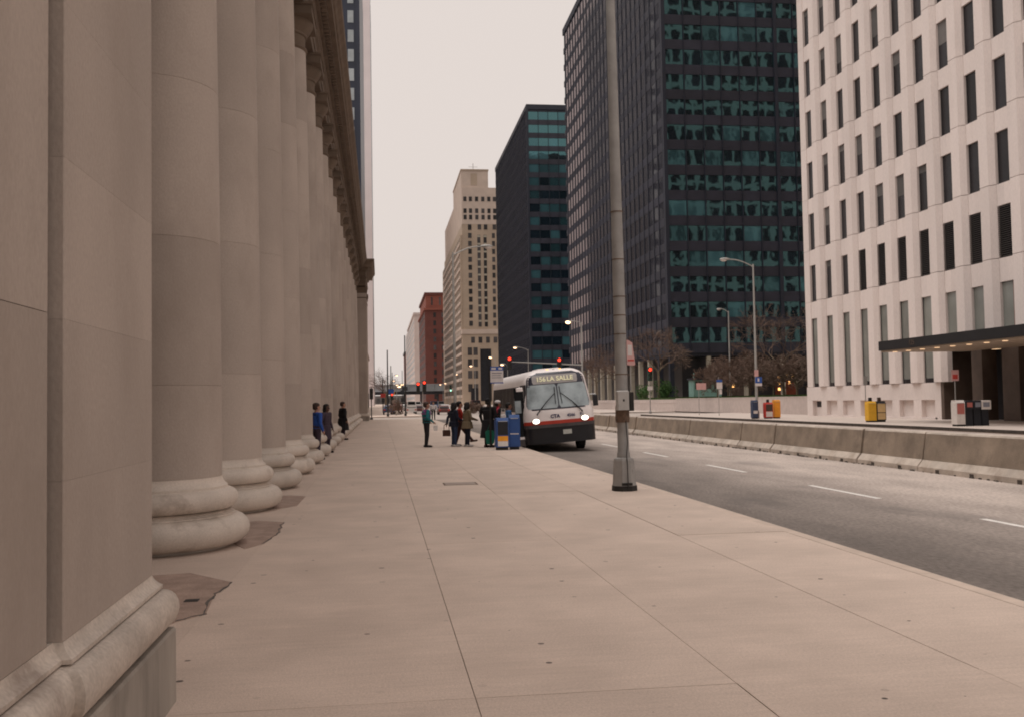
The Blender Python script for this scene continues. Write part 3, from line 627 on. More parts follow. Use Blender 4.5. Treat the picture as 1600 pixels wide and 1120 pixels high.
# lit shop fronts in the near tower's lobby
for x, z in [(18.8, 4.9), (20.2, 4.9), (21.0, 4.9), (18.9, 3.7), (20.6, 3.9), (18.9, 2.9), (12.2, 4.6), (11.3, 3.5), (13.3, 3.1), (8.3, 3.0)]:
    MB().box(x-0.22, x+0.22, 2.9, 2.97, z-0.22, z+0.22).build('shop_lamp', 'shop_lamp', t1)
for x0, x1, z0, z1, m_ in [(18.2, 22, 2.0, 5.3, 'curtain_red'), (11.0, 14.2, 2.0, 4.8, 'brown_granite'), (7.6, 9.0, 2.0, 3.4, 'curtain_red')]:
    MB().box(x0, x1, 2.93, 2.985, z0, z1).build('shop_front', m_, t1)
kk = thing('information_kiosk', 'small teal glass kiosk on the raised plaza by the tower', 'kiosk', (45.2, 139, 1.7))
MB().box(0, 4.2, 0, 2.2, 0, 2.6).build('body', 'kiosk_teal', kk); MB().box(-0.2, 4.4, -0.2, 2.4, 2.605, 2.85).build('roof', 'tower_steel', kk)
for x in (0.3, 1.7, 3.1): MB().box(x, x+1.0, -0.06, -0.005, 1.3, 2.4).build('window', 'far_window', kk)
for x in (0, 4.08): MB().box(x, x+0.12, -0.12, -0.065, 0, 3.6).build('post', 'kiosk_teal', kk)

# ================================================================== OTHER BUILDINGS DOWN THE STREET
def windows(parent, xs, zs, y, w_, h_, m='far_window', depth=0.5, axis='x', trim=None):
    me = MB().box(-w_/2, w_/2, -0.06, depth, 0, h_).mesh('window') if axis == 'x' else MB().box(-0.06, depth, -w_/2, w_/2, 0, h_).mesh('window')
    for x in xs:
        for z in zs: ob('window', me, m, parent, (x, y, z) if axis == 'x' else (y, x, z))
# beige setback tower
bt = thing('masonry_tower', 'beige brick setback skyscraper with stepped top and dark windows', 'building', (44, 530, 0))
MB().box(0, 70, 0, 160, 0, 38).build('base_wall', 'beige_brick', bt)
MB().box(-0.3, 70, -0.3, 160, 38.02, 40.5).build('string_course', 'beige_trim', bt)
MB().box(0.8, 70, 1.0, 150, 40.5, 98).build('shaft_wall', 'beige_brick', bt)
MB().box(-0.2, 0.78, 1.5, 155, 40.5, 92).build('west_wing', 'beige_brick', bt)
MB().box(0.8, 70, 1.0, 140, 98, 118).build('upper_wall', 'beige_trim', bt)
MB().box(0.8, 15.6, 2.0, 60, 118, 127.5).build('penthouse', 'beige_trim', bt)
MB().box(0.5, 15.9, 1.7, 60, 127.5, 128.3).build('parapet', 'beige_brick', bt)
MB().box(6, 9.5, 1.9, 3, 119.5, 126).build('penthouse_bay', 'beige_brick', bt)
MB().tube([(8, 8, 128), (8, 8, 133)], 0.15, 6).tube([(5.5, 8, 131), (10.5, 8, 131)], 0.1, 5).build('antenna', 'steel_pole', bt)
cols = [3.0, 6.2]
windows(bt, [5.0], [42.5+4.35*k for k in range(13)], 0.94, 1.9, 2.7)
windows(bt, [5.0, 10.3, 13.7, 18.5], [95.0], 0.94, 1.9, 2.8)
windows(bt, [17.9], [42.5+4.35*k for k in range(12)], 0.94, 1.6, 2.7)
for x in (9.9, 13.3):
    b_ = MB().box(x-0.85, x+0.85, 0.90, 1.5, 42, 92).build('window_strip', 'far_window', bt)
    for k in range(12): MB().box(x-0.8, x+0.8, 0.86, 0.898, 44.6+4.2*k, 45.6+4.2*k).build('spandrel', 'lobby_column', b_)
windows(bt, [2.6, 5.6, 9.0, 12.4, 15.7, 18.8], [100.5, 104.0, 110.5], 0.94, 1.7, 2.5)
windows(bt, [5.8, 9.8, 13.9, 18.0], [33.2], -0.06, 2.0, 3.2); windows(bt, [4.0, 7.1], [7.0, 14.2, 20.4, 26.6], -0.06, 2.3, 4.2)
MB().box(9.6, 15.5, -0.15, 0.2, 2, 30).build('dark_bay', 'lobby_dark', bt); MB().box(4.3, 8.3, -0.2, 0.2, 0, 9).build('entrance', 'lobby_dark', bt)
mb = MB()
for j in range(19):
    z = 4.0 + 4.6*j
    mb.box(-0.62 if z > 41 else -0.4, 0.2, 3, 150, z, z+1.5)
tag(mb.build('sill_bands', 'beige_trim', bt), kind='stuff')
mb = MB()
for j in range(19):
    for k in range(20): z = 5.6 + 4.6*j; mb.box(-0.35, 0.2, 5+7.2*k, 7.4+7.2*k, z, z+2.6)
tag(mb.build('side_windows', 'beige_window', bt), kind='stuff')
# red brick block
rb = thing('brick_building', 'dark red brick building with corniced top beyond the beige tower', 'building', (44, 970, 0))
MB().box(0, 60, 0, 150, 0, 92).build('wall', 'red_brick', rb); MB().box(-1.2, 61, -1.2, 151, 92, 94).build('cornice', 'red_trim', rb)
MB().box(1.0, 60, 1, 140, 94, 107).build('upper_wall', 'red_trim', rb); MB().box(-0.3, 61, -0.3, 141, 107, 109.5).build('parapet', 'red_brick', rb)
for x in (7, 15): MB().box(x-0.8, x+0.8, 0.9, 1.2, 97, 105).build('upper_window', 'far_window', rb)
windows(rb, [9.5, 17.5], [5+8.0*k for k in range(11)], -0.1, 2.6, 4.6, 'far_window', 0.5)
mb = MB()
for j in range(11):
    for k in range(12): z = 5 + 8*j; mb.box(-0.2, 0.3, 6+12*k, 9+12*k, z, z+4.5)
tag(mb.build('side_windows', 'far_window', rb), kind='stuff')
pb = thing('stone_building', 'pale stone slab building behind the red brick block', 'building', (43, 1250, 0))
MB().box(0, 60, 0, 420, 0, 112).build('wall', 'pale_stone', pb); MB().box(-1, 60, -1, 300, 112, 115).build('parapet', 'pale_stone', pb)
mb = MB()
for j in range(13):
    for k in range(22): z = 6 + 8*j; mb.box(-0.2, 0.3, 8+18*k, 14+18*k, z, z+4)
tag(mb.build('side_windows', 'pale_window', pb), kind='stuff')
kb = thing('brick_building', 'small distant pink brick building at the street end', 'building', (43.5, 1760, 0))
MB().box(0, 60, 0, 100, 0, 88).build('wall', 'pink_brick', kb); MB().box(-1.5, 61, -1.5, 100, 88, 92).build('cornice', 'far_window', kb)
windows(kb, [6, 14], [8+13*k for k in range(6)], -0.1, 4, 7, 'far_window', 0.5)
# west side beyond the station
nv = thing('office_tower', 'navy glass tower with pale windows rising behind the station cornice', 'building', (-5.9, 335, 0))
MB().box(-60, 0, 0, 102, 0, 175).build('wall', 'navy_tower', nv)
for j in range(26): MB().box(-3.9, -1.9, -0.15, 0.1, 4+6.7*j, 8.2+6.7*j).build('window', 'pale_window', nv)
MB().box(-1.2, 0.15, -0.3, 0.6, 0, 175.3).build('corner_column', 'navy_tower', nv)
pt = thing('office_tower', 'pale pinkish tower edge farthest along the station side', 'building', (-4.0, 600, 0))
MB().box(-50, 0, 0, 90, 0, 270).build('wall', 'pale_glass_tower', pt)
mb = MB()
for k in range(6): mb.box(-0.1, 0.15, 6+14*k, 11+14*k, 10, 264)
tag(mb.build('window_strips', 'pale_window', pt), kind='stuff')
lw_ = thing('low_building', 'low grey street front north of the station corner', 'building', (-3.4, 140, 0))
MB().box(-40, 0, 0, 150, 0, 14).build('wall', 'pale_stone', lw_)
for k in range(9): MB().box(-0.1, 0.12, 6+16*k, 16+16*k, 0.5, 4.5).build('shop_window', 'far_window', lw_)
windows(lw_, [-3.0, -7], [6, 10], -0.05, 1.6, 2.6)
MB().box(-40, 0.3, -0.3, 150, 14.0, 14.6).build('parapet', 'granite', lw_)
# ================================================================== RAISED PLAZA, WALLS, PLANTING
struct('plaza', MB().box(38.9, 140, 84.5, 290, -0.19, 1.55), 'granite')
def wall_run(label, x, y0, y1, h, n):
    t = thing('plaza_wall', label, 'wall', (x, y0, 0)); L_ = (y1-y0)/n
    me = MB().box(0, 0.40, 0.008, L_-0.008, 0.0, h-0.10).mesh('panel'); cm = MB().box(-0.03, 0.45, 0.004, L_-0.004, h-0.097, h).mesh('coping')
    MB().box(0.012, 0.38, 0, y1-y0, 0, h-0.11).build('core', 'rubble_dark', t)
    for k in range(n): ob('panel', me, 'granite', t, (0, L_*k, 0)); ob('coping', cm, 'granite', t, (0, L_*k, 0))
    return t
wall_run('tall pale granite plaza wall running north from the white office block', 38.5, 84.2, 126.0, 1.68, 14)
wall_run('lower pale granite plaza wall between tall wall and distant trees', 38.52, 126.05, 186, 1.15, 20)
lawn = MB().box(38.96, 60, 84.5, 146, 1.55, 1.72)
for k in range(9000):
    x = 38.97 + 5*random.random()**2; y = random.uniform(84.6, 146); a = random.uniform(0, 6.28); h = random.uniform(0.06, 0.18); dx, dy = 0.03*math.cos(a), 0.03*math.sin(a)
    i = len(lawn.v); lawn.v += [(x-dx, y-dy, 1.71), (x+dx, y+dy, 1.71), (x+random.uniform(-.05, .05), y+random.uniform(-.05, .05), 1.72+h)]; lawn.f.append((i, i+1, i+2))
tag(lawn.build('lawn', 'grass'), 'short green lawn on top of the raised plaza', 'lawn', kind='stuff')

def leaf_bush(name, label, loc, rx, ry, rz_, n, m='leaf_green', leaf=0.16):
    t = thing(name, label, 'shrub', loc); mb = MB(); sm = MB()
    lobes = [(Vector((random.uniform(-.6, .6)*rx, random.uniform(-.6, .6)*ry, random.uniform(.3, .8)*rz_)), random.uniform(.35, .6)) for _ in range(9)]
    for k in range(n):
        c, s_ = random.choice(lobes); d = Vector((random.gauss(0, 1), random.gauss(0, 1), random.gauss(0, 1))).normalized()*random.uniform(.6, 1)
        p = c + Vector((d.x*rx*s_, d.y*ry*s_, d.z*rz_*s_*.8)); p.z = max(0.05, p.z)
        a = Vector((random.gauss(0, 1), random.gauss(0, 1), random.gauss(0, 1))).normalized(); b = a.cross(Vector((random.gauss(0, 1), random.gauss(0, 1), random.gauss(0, 1)))).normalized()
        l = leaf*random.uniform(.6, 1.3); i = len(mb.v); mb.v += [tuple(p-a*l), tuple(p+b*l*.45), tuple(p+a*l), tuple(p-b*l*.45)]; mb.f.append((i, i+1, i+2, i+3))
    for k in range(7): sm.tube([(0.1*random.uniform(-1, 1)*rx, 0, 0), (random.uniform(-.6, .6)*rx, random.uniform(-.6, .6)*ry, rz_*.7)], [0.035, 0.012], 5)
    mb.build('foliage', m, t); sm.build('stems', 'bark', t); return t
leaf_bush('green_shrub', 'green leafy shrub on the plaza beside the bare tree trunk', (41.4, 140, 1.55), 2.0, 1.6, 2.7, 1500)
leaf_bush('green_shrub', 'smaller green shrub left of the tree trunk on plaza', (41.2, 152, 1.15), 1.3, 1.6, 2.6, 800)

def bare_tree(label, loc, h, spread, levels=6, trunk=0.16, fork=0.30, seed=1, twigs=True, lean=(0, 0), name='bare_tree', updrift=0.12, tw=0.017):
    rnd = random.Random(seed); t = thing(name, label, 'tree', loc, 0, 'leafless trees on the plaza'); tm = MB(); bm_ = MB()
    top = Vector((lean[0], lean[1], h*fork))
    tm.tube([(0, 0, -0.1), (lean[0]*.3+.04, lean[1]*.3, h*fork*.5), tuple(top)], [trunk*1.25, trunk, trunk*.85], 8)
    def grow(p, d, l, r, lev):
        mid = p + d*l*.5 + Vector((rnd.gauss(0, 1), rnd.gauss(0, 1), rnd.gauss(0, .6)))*l*.07
        e = p + d*l
        (tm if lev == 0 else bm_).tube([tuple(p), tuple(mid), tuple(e)], [r, r*.85, r*.68], 5 if lev < 3 else 3, caps=False)
        if lev >= levels: return
        n = 3 if lev < 2 or (twigs and lev >= levels-2) else 2
        for k in range(n):
            q = Vector((rnd.gauss(0, 1), rnd.gauss(0, 1), rnd.gauss(0, .55))).normalized()
            nd = (d*0.95 + q*0.72 + Vector((0, 0, updrift*(0.5 if lev < 2 else -0.25)))).normalized()
            st_ = e if k < 2 else p + d*l*rnd.uniform(.4, .8)
            grow(st_, nd, l*rnd.uniform(.68, .88), max(r*.62, tw), lev+1)
    l0 = h*(1-fork)*.30
    for k in range(4):
        a = 6.28*k/4 + rnd.uniform(-.5, .5); d = Vector((math.cos(a)*spread, math.sin(a)*spread, 1)).normalized()
        grow(top - Vector((0, 0, rnd.uniform(0, .3))), d, l0*rnd.uniform(.85, 1.2), trunk*.55, 0)
    tm.build('trunk', 'bark', t, smooth=True); bm_.build('branches', 'twig', t); return t
bare_tree('tall bare tree with wide open crown on plaza before the tower corner', (40.3, 140, 1.55), 10.2, 0.95, 6, 0.17, 0.40, 3)
bare_tree('tall bare tree half hidden by the white office block corner', (47.6, 112, 1.55), 11.0, 1.2, 6, 0.16, 0.36, 11, lean=(-0.6, 0))
bare_tree('bare tree standing behind the bus on the far plaza', (40.8, 168, 1.1), 9.5, 1.0, 6, 0.15, 0.40, 5)
bare_tree('bare tree between the foreground lamp pole and the bus', (41.2, 186, 1.1), 10.0, 1.0, 6, 0.15, 0.40, 8)
for i, (x, y, hh, lb) in enumerate([(41.6, 118.5, 5.0, 'low twiggy ornamental tree behind the plaza sign posts'), (43.6, 113, 5.4, 'low twiggy ornamental tree above the newspaper boxes'), (45.8, 116, 5.6, 'low twiggy ornamental tree beside the far street lamp'),
                                     (47.4, 108, 5.2, 'low twiggy ornamental tree near the lit shop windows'), (44.6, 123, 5.4, 'low twiggy ornamental tree in front of the kiosk'), (42.4, 108, 5.0, 'low twiggy ornamental tree right above the tall plaza wall'), (45.6, 104, 5.2, 'low twiggy ornamental tree just left of the white office corner'), (49.5, 120, 6.0, 'low twiggy ornamental tree before the lit shop lamps'), (40.9, 112, 4.4, 'smallest low twiggy ornamental tree on the wall edge')]):
    bare_tree(lb, (x, y, 1.6), hh, 1.5, 7, 0.09, 0.30, 20+i, name='twiggy_tree', updrift=0.05, tw=0.024)

# ================================================================== LAMPS AND SIGNALS
def lamp(loc, h, arm, lit, label, group=None, rz=0, r0=0.11, rise=0.45, big=1.0):
    t = thing('street_lamp', label, 'street lamp', loc, rz, group)
    MB().lathe([(0.19, 0), (0.19, 0.5), (0.15, 0.62), (r0, 0.66)], n=10).build('base', 'steel_pole', t, smooth=True)
    MB().lathe([(r0, 0.6), (r0*.55, h-rise)], n=12).build('pole', 'lamp_grey', t, smooth=True)
    s_ = 1 if arm > 0 else -1; a = abs(arm); pts = [(0, 0, h-rise-.25)] + [(s_*a*u, 0, h-rise-.2+(rise+.12)*math.sin(min(1, u*1.25)*1.57)) for u in (.08, .2, .35, .5, .65, .8, .95)]
    MB().tube(pts, [0.045]*8, 8).build('arm', 'lamp_grey', t, smooth=True)
    hd = MB(); hl = 0.42*big; x0 = s_*(a*.92); zc = h-.05
    hd.ell((x0+s_*hl*.7, 0, zc), (hl, 0.17*big, 0.11*big), 14, 8); hh = hd.build('lamp_head', 'lamp_grey', t, smooth=True)
    MB().ell((x0+s_*hl*.95, 0, zc-.07*big), (0.26*big, 0.145*big, 0.13*big), 12, 8).build('lens', 'lamp_lit' if lit else 'box_white', hh, smooth=True)
    return t
lamp((4.78, 64, 0), 11.9, 2.1, False, 'unlit grey cobra-head street lamp on the station pavement beyond the bus stop')
lamp((29.32, 74.4, 0), 12.6, -2.2, False, 'tall unlit street lamp rising behind red and orange newspaper boxes')
lamp((41.3, 113, 1.55), 10.7, -0.9, False, 'shorter unlit street lamp standing among the plaza trees', rise=.3, big=.9)
lamp((27.1, 180, 0), 11.6, -2.1, True, 'lit street lamp beyond the traffic signal mast arm', big=1.25)
for i, (x, y, hh, ar) in enumerate([(27.6, 214, 9.8, -.6), (27.6, 237, 12.4, -.6), (27.6, 289, 12.3, -.6), (27.6, 345, 11.5, -.6), (27.6, 406, 9.6, -.6), (27.6, 440, 9.7, -.6), (4.0, 330, 11, .8), (4.0, 410, 11, .8), (4.0, 250, 6.5, .8), (2.6, 215, 5.4, .8), (3.6, 300, 7.3, .8)]):
    lamp((x, y, 0), hh, ar, True, 'distant lit street lamp on the east kerb down the street' if x > 10 else 'distant lit street lamp on the west kerb down the street', 'lit lamps on the east kerb' if x > 10 else 'lit lamps on the west kerb', big=1.55)

def signal_head(parent, loc, state, m='signal_black', s=1.0, face=-1):
    h = MB(); rbox(h, -0.17*s, 0.17*s, -0.11*s, 0.11*s, -0.55*s, 0.50*s, 0.02).build('signal_head', m, parent, loc); o = parent.children[-1]
    for k, (z, on) in enumerate([(0.31, 'signal_red'), (-0.02, 'amber_lit'), (-0.35, 'signal_green')]):
        lit = (k == 0 and state == 'r') or (k == 2 and state == 'g')
        ln = MB().extr_y([(0.125*s*math.cos(t), z*s+0.125*s*math.sin(t)) for t in [6.283*q/16 for q in range(16)]], face*0.112*s, face*0.135*s).build('lens', on if lit else 'lens_off', o)
        vis = [(0.145*s*math.cos(t), z*s+0.145*s*math.sin(t)) for t in [math.pi*q/10 for q in range(11)]] + [(0.135*s*math.cos(t), z*s+0.135*s*math.sin(t)) for t in [math.pi*(1-q/10) for q in range(11)]]
        MB().extr_y(vis, face*0.112*s, face*0.30*s).build('visor', m, o)
    return o
ms = thing('signal_mast', 'tall mast arm pole with two red signals and a lit lamp', 'traffic signal', (25.85, 125, 0))
MB().lathe([(0.2, 0), (0.2, .4), (0.13, .5), (0.085, 11.7)], n=12).build('pole', 'lamp_grey', ms, smooth=True)
MB().tube([(0, 0, 6.15), (-4.5, 0, 6.42), (-9.6, 0, 6.7)], [0.09, 0.07, 0.05], 8).build('mast_arm', 'lamp_grey', ms, smooth=True)
MB().tube([(0, 0, 11.3), (-.3, 0, 11.7), (-1.0, 0, 11.85), (-1.5, 0, 11.8)], 0.05, 8).build('lamp_arm', 'lamp_grey', ms)
MB().ell((-1.6, 0, 11.8), (.5, .2, .13), 12, 8).build('lamp_head', 'lamp_grey', ms, smooth=True); MB().ell((-1.75, 0, 11.68), (.34, .24, .22), 12, 8).build('lens', 'lamp_lit', ms, smooth=True)
signal_head(ms, (-3.05, -.12, 6.35), 'r', s=1.6); signal_head(ms, (-9.5, -.12, 6.55), 'r', s=1.6)
def pedestal(loc, heads, label, hp, rz=0, sign=None, m='signal_green_paint', s=1.0, group=None, pm='steel_pole'):
    t = thing('traffic_signal', label, 'traffic signal', loc, rz, group); MB().lathe([(0.16, 0), (0.16, .25), (0.06, .35), (0.055, hp)], n=10).build('pole', pm, t, smooth=True)
    for dx, z, stt in heads: signal_head(t, (dx, -.13, z), stt, m, s)
    if sign: MB().box(-.3, .3, -.12, -.09, sign-.22, sign+.22).build('sign_plate', 'sign_white', t)
    return t
pedestal((30.6, 110, 0), [(0.0, 4.55, 'r')], 'red traffic signal on slim post in front of the plaza wall', 4.9, sign=2.9, s=1.5)
pedestal((5.05, 120, 0), [(-.55, 3.55, 'r'), (.2, 3.7, 'r')], 'paired red traffic signals on a pale post beyond the crossing', 4.0, s=1.25, m='signal_black')
pedestal((-1.0, 107.2, -.15), [(0, 2.9, 'x')], 'dark unlit traffic signal post at the station far corner', 3.6, m='signal_black', s=1.1, pm='signal_black')
pedestal((17.6, 250, 0), [(0, 5.2, 'g')], 'distant green traffic signal in mid street', 5.6, s=1.6)
pedestal((24.8, 205, 0), [(0, 4.6, 'g')], 'distant green traffic signal near the beige tower entrance', 5.2, s=1.5)
pedestal((1.7, 150, 0), [(0, 2.6, 'r')], 'distant low red signal on the west kerb', 3.1, s=1.1)
# plain dark poles at the north corner
for x, y, hh, lb in [(0.9, 128, 8.5, 'thin dark utility pole on the north corner pavement'), (3.2, 130, 10.5, 'taller dark utility pole beside the paired red signals')]:
    t = thing('utility_pole', lb, 'pole', (x, y, 0)); MB().lathe([(.11, 0), (.07, hh)], n=8).build('shaft', 'signal_black', t); MB().lathe([(.16, 0), (.16, .3), (.11, .36)], n=8).build('base', 'signal_black', t)

# foreground lamp pole
fl = thing('lamp_pole', 'foreground grey steel lamp pole with flared base on the pavement', 'lamp pole', (4.48, 18.0, 0))
fl.rotation_euler = (0, -0.008, 0)
oct_ = lambda r, z: [(r*math.cos(R(22.5+45*k))*1.0, r*math.sin(R(22.5+45*k))*1.0, z) for k in range(8)]
def octloft(levels):
    m_ = MB()
    for r, z in levels: m_.v += oct_(r, z)
    for j in range(len(levels)-1):
        for k in range(8): m_.f.append((j*8+k, j*8+(k+1) % 8, (j+1)*8+(k+1) % 8, (j+1)*8+k))
    m_.f.append(tuple(range(7, -1, -1))); m_.f.append(tuple(range((len(levels)-1)*8, len(levels)*8))); return m_
octloft([(0.235, 0.0), (0.24, 0.02), (0.235, 0.10)]).build('base_foot', 'black_grime', fl)
octloft([(0.228, 0.10), (0.216, 0.18), (0.192, 0.56), (0.178, 0.60), (0.12, 0.625)]).build('base', 'steel_pole', fl)
MB().box(-.10, .10, -.2235, -.213, .11, .16).build('base_stain', 'black_grime', fl)
MB().lathe([(0.122, 0.62), (0.122, 0.70), (0.108, 0.72), (0.104, 1.3), (0.108, 1.5)], n=20).build('lower_shaft', 'steel_pole', fl, smooth=True)
MB().lathe([(0.128, 1.27), (0.133, 1.34), (0.128, 1.56), (0.118, 1.60)], n=20).build('corroded_band', 'rust', fl, smooth=True)
MB().lathe([(0.114, 1.6), (0.112, 4.0), (0.085, 9.0), (0.07, 12.2)], n=20).build('shaft', 'steel_pole', fl, smooth=True)
rbox(MB(), -.15, .075, -.26, -.105, 1.50, 1.86, .02).build('control_box', 'box_metal', fl); MB().box(-.045, -.015, -.265, -.26, 1.66, 1.70).build('box_lock', 'black_grime', fl)
rbox(MB(), .105, .19, -.16, .10, 1.48, 1.83, .012).build('side_box', 'black_grime', fl)
MB().tube([(.03, -.13, 1.3), (.05, -.135, .9), (.02, -.15, .66), (.015, -.22, .5), (0.01, -.245, .05)], .009, 6).build('cable', 'black_grime', fl)
for z in (2.15, 2.9, 3.25, 3.6, 4.3, 5.2): MB().lathe([(0.1155, z), (0.117, z+.01), (0.1155, z+.02)], n=20).build('strap', 'rust', fl)
sgn = MB(); sgn.extr_y([(.10, 2.33), (.10, 2.78), (.115, 2.80), (.21, 2.74), (.255, 2.34), (.24, 2.32)], -.075, -.07).build('parking_sign', 'sign_pink', fl); ps = fl.children[-1]
MB().box(.118, .20, -.0775, -.0752, 2.50, 2.70).build('sign_print', 'sign_white', ps); MB().box(.115, .235, -.0775, -.0752, 2.40, 2.43).build('sign_print', 'sign_red', ps)
MB().tube([(.165, -.05, 1.85), (.165, -.05, 2.5)], .012, 6).build('sign_post', 'lamp_grey', ps)
MB().tube([(0, 0, 11.9), (.5, 0, 12.5), (1.4, 0, 12.7), (2.2, 0, 12.7)], .045, 8).build('arm', 'lamp_grey', fl); MB().ell((2.4, 0, 12.68), (.42, .17, .11), 12, 8).build('lamp_head', 'lamp_grey', fl, smooth=True)

# ================================================================== SIGNS AND NEWSPAPER BOXES
def post_sign(name, loc, h, plates, label, rz=0, r=.03, pm='steel_pole'):
    t = thing(name, label, 'sign', loc, rz); MB().tube([(0, 0, 0), (0, 0, h)], r, 8).build('post', pm, t)
    for x0, x1, z0, z1, m_ in plates: MB().box(x0, x1, -r-.016, -r-.002-.002*random.random(), z0, z1).build('sign_plate', m_, t)
    return t
bs = post_sign('bus_stop_sign', (4.0, 36.2, 0), 3.02, [(.02, .50, 2.40, 2.83, 'sign_white')], 'blue and white bus stop sign on dark post beside the bus', pm='black_grime', r=.035)
MB().box(.02, .50, -.055, -.037, 2.832, 2.98).build('sign_header', 'sign_blue', bs); MB().box(.02, .50, -.055, -.037, 2.36, 2.398).build('sign_footer', 'sign_blue', bs)
MB().box(.06, .22, -.058, -.0555, 2.87, 2.94).box(.32, .46, -.058, -.0555, 2.87, 2.94).build('sign_print', 'sign_white', bs)
MB().box(.07, .45, -.058, -.0555, 2.72, 2.75).box(.07, .40, -.058, -.0555, 2.64, 2.66).box(.07, .43, -.058, -.0555, 2.56, 2.58).build('sign_print', 'print_grey', bs)
post_sign('street_sign', (31.1, 94, 0), 3.2, [(-.25, .75, 2.5, 3.15, 'sign_pink')], 'pale pink sign plate on thin post before the plaza wall')
p_ = post_sign('street_sign', (31.2, 88.5, 0), 3.6, [(-.2, .35, 2.5, 3.1, 'sign_white'), (-.2, .35, 3.12, 3.35, 'sign_blue'), (.05, .3, 2.0, 2.45, 'sign_white')], 'white and blue sign on thin post before the plaza wall')
t = post_sign('street_sign', (29.33, 74.2, 0), 2.0, [], 'small pink plate and blue sign strapped to the tall lamp', r=.02)
t.location.z = 2.35
for x0, x1, z0, z1, m_ in [(-.28, .05, .95, 1.45, 'sign_pink'), (-.22, .32, .42, .90, 'sign_blue'), (-.22, .32, .20, .41, 'sign_white')]: MB().box(x0, x1, -.15, -.135, z0, z1).build('sign_plate', m_, t)
MB().box(-.03, .10, -.153, -.1505, .55, .80).build('sign_print', 'sign_white', t)
post_sign('street_sign', (30.6, 59.3, 0), 2.9, [(-.12, .12, 2.35, 2.9, 'steel_pole')], 'small grey sign seen side on behind the yellow newspaper box')
q_ = post_sign('street_sign', (31.6, 51.0, 0), 3.0, [(-.22, .22, 2.40, 3.0, 'sign_pink')], 'pale parking sign on thin post by the entrance canopy')
MB().box(-.15, .15, -.05, -.0475, 2.50, 2.75).build('sign_print', 'sign_red', q_)

def news_box(loc, rz, label, bodym, w_=.46, d_=.42, h_=1.12, window='box_black', head=None, poster=None, side=None, group=None, name='newspaper_box'):
    t = thing(name, label, 'newspaper box', loc, rz, group)
    MB().box(-w_/2+.04, w_/2-.04, -d_/2+.04, d_/2-.04, 0, .10).build('foot', 'black_grime', t)
    bd = rbox(MB(), -w_/2, w_/2, -d_/2, d_/2, .10, h_*.92, .02).build('body', bodym, t)
    # sloping top
    MB().extr_x([(-d_/2+.02, h_*.92+.001), (d_/2-.02, h_*.92+.001), (d_/2-.02, h_), (-d_/2+.10, h_)], -w_/2+.02, w_/2-.02).build('top', bodym, t)
    dr = MB().box(-w_/2+.05, w_/2-.05, -d_/2-.012, -d_/2-.001, h_*.47, h_*.88).build('door', window, t)
    MB().box(-w_/2+.07, w_/2-.07, -d_/2-.026, -d_/2-.013, h_*.885, h_*.905).build('handle', 'chrome', dr)
    if poster: 
        for q, m_ in enumerate(poster): MB().box(-w_/2+.05, w_/2-.05, -d_/2-.008, -d_/2-.001, h_*(.12+.16*q), h_*(.12+.16*(q+1))-.004).build('poster', m_, t)
    if head: rbox(MB(), -.09, .09, -.05, .13, h_+.001, h_+.24, .015).build('coin_box', head, t)
    if side: MB().box(w_/2+.001, w_/2+.006, -d_/2+.06, d_/2-.06, h_*.3, h_*.75).build('side_print', side, t)
    return t
news_box((4.20, 34.45, 0), R(3), 'blue newspaper box with orange and white poster by the bus door', 'box_blue', .46, .45, 1.12, 'box_black', None, ['paper', 'poster_orange'])
nb = news_box((4.66, 34.62, 0), R(-4), 'plain blue newspaper box with white side print beside the bus door', 'box_blue', .40, .45, 1.22, 'box_blue', None, ['box_blue', 'box_blue', 'sign_white'])
news_box((29.9, 73.6, 0), 0, 'red newspaper box with white panel in front of tall lamp', 'box_red', .62, .5, 1.25, 'box_brown', 'box_black', ['box_white', 'box_white'])
news_box((30.7, 73.9, 0), 0, 'orange newspaper box standing next to the red one', 'box_orange', .50, .5, 1.45, 'box_orange', None)
news_box((28.95, 74.0, 0), 0, 'dark blue newspaper box on the lamp post side of the red box', 'box_navy', .45, .5, 1.45, 'box_navy', None, ['box_navy', 'box_white'])
news_box((30.55, 58.6, 0), 0, 'yellow newspaper box on the far pavement below the white facade', 'box_yellow', .55, .5, 1.3, 'box_yellow', 'box_black')
news_box((31.15, 58.6, 0), 0, 'black and cream newspaper box beside the yellow one', 'box_black', .62, .5, 1.3, 'box_cream', 'box_brown', ['box_cream', 'box_cream'])
news_box((28.85+.95, 47.9, 0), 0, 'white bell shaped newspaper box at the entrance canopy kerb', 'box_white', .50, .5, 1.35, 'print_red', None)
for dx, lb, hm, pm_ in [(.62, 'dark pedestal newspaper box with red printed front by the canopy', 'box_black', 'print_red'), (1.08, 'dark pedestal newspaper box with white emblem by the canopy', 'box_black', 'print_grey'), (1.52, 'white topped pedestal newspaper box nearest the entrance', 'box_white', 'print_grey')]:
    t = thing('newspaper_box', lb, 'newspaper box', (29.8+dx, 48.1, 0))
    MB().extr_x([(-.22, 0), (.22, 0), (.17, .85), (-.17, .85)], -.19, .19).build('pedestal', 'box_black', t)
    rbox(MB(), -.22 if hm == 'box_black' else -.24, .22 if hm == 'box_black' else .32, -.26, .26, .852, 1.32, .02).build('head', hm, t)
    MB().box(-.14, .16 if hm == 'box_black' else .22, -.27, -.262, .98, 1.22).build('front_print', pm_, t)

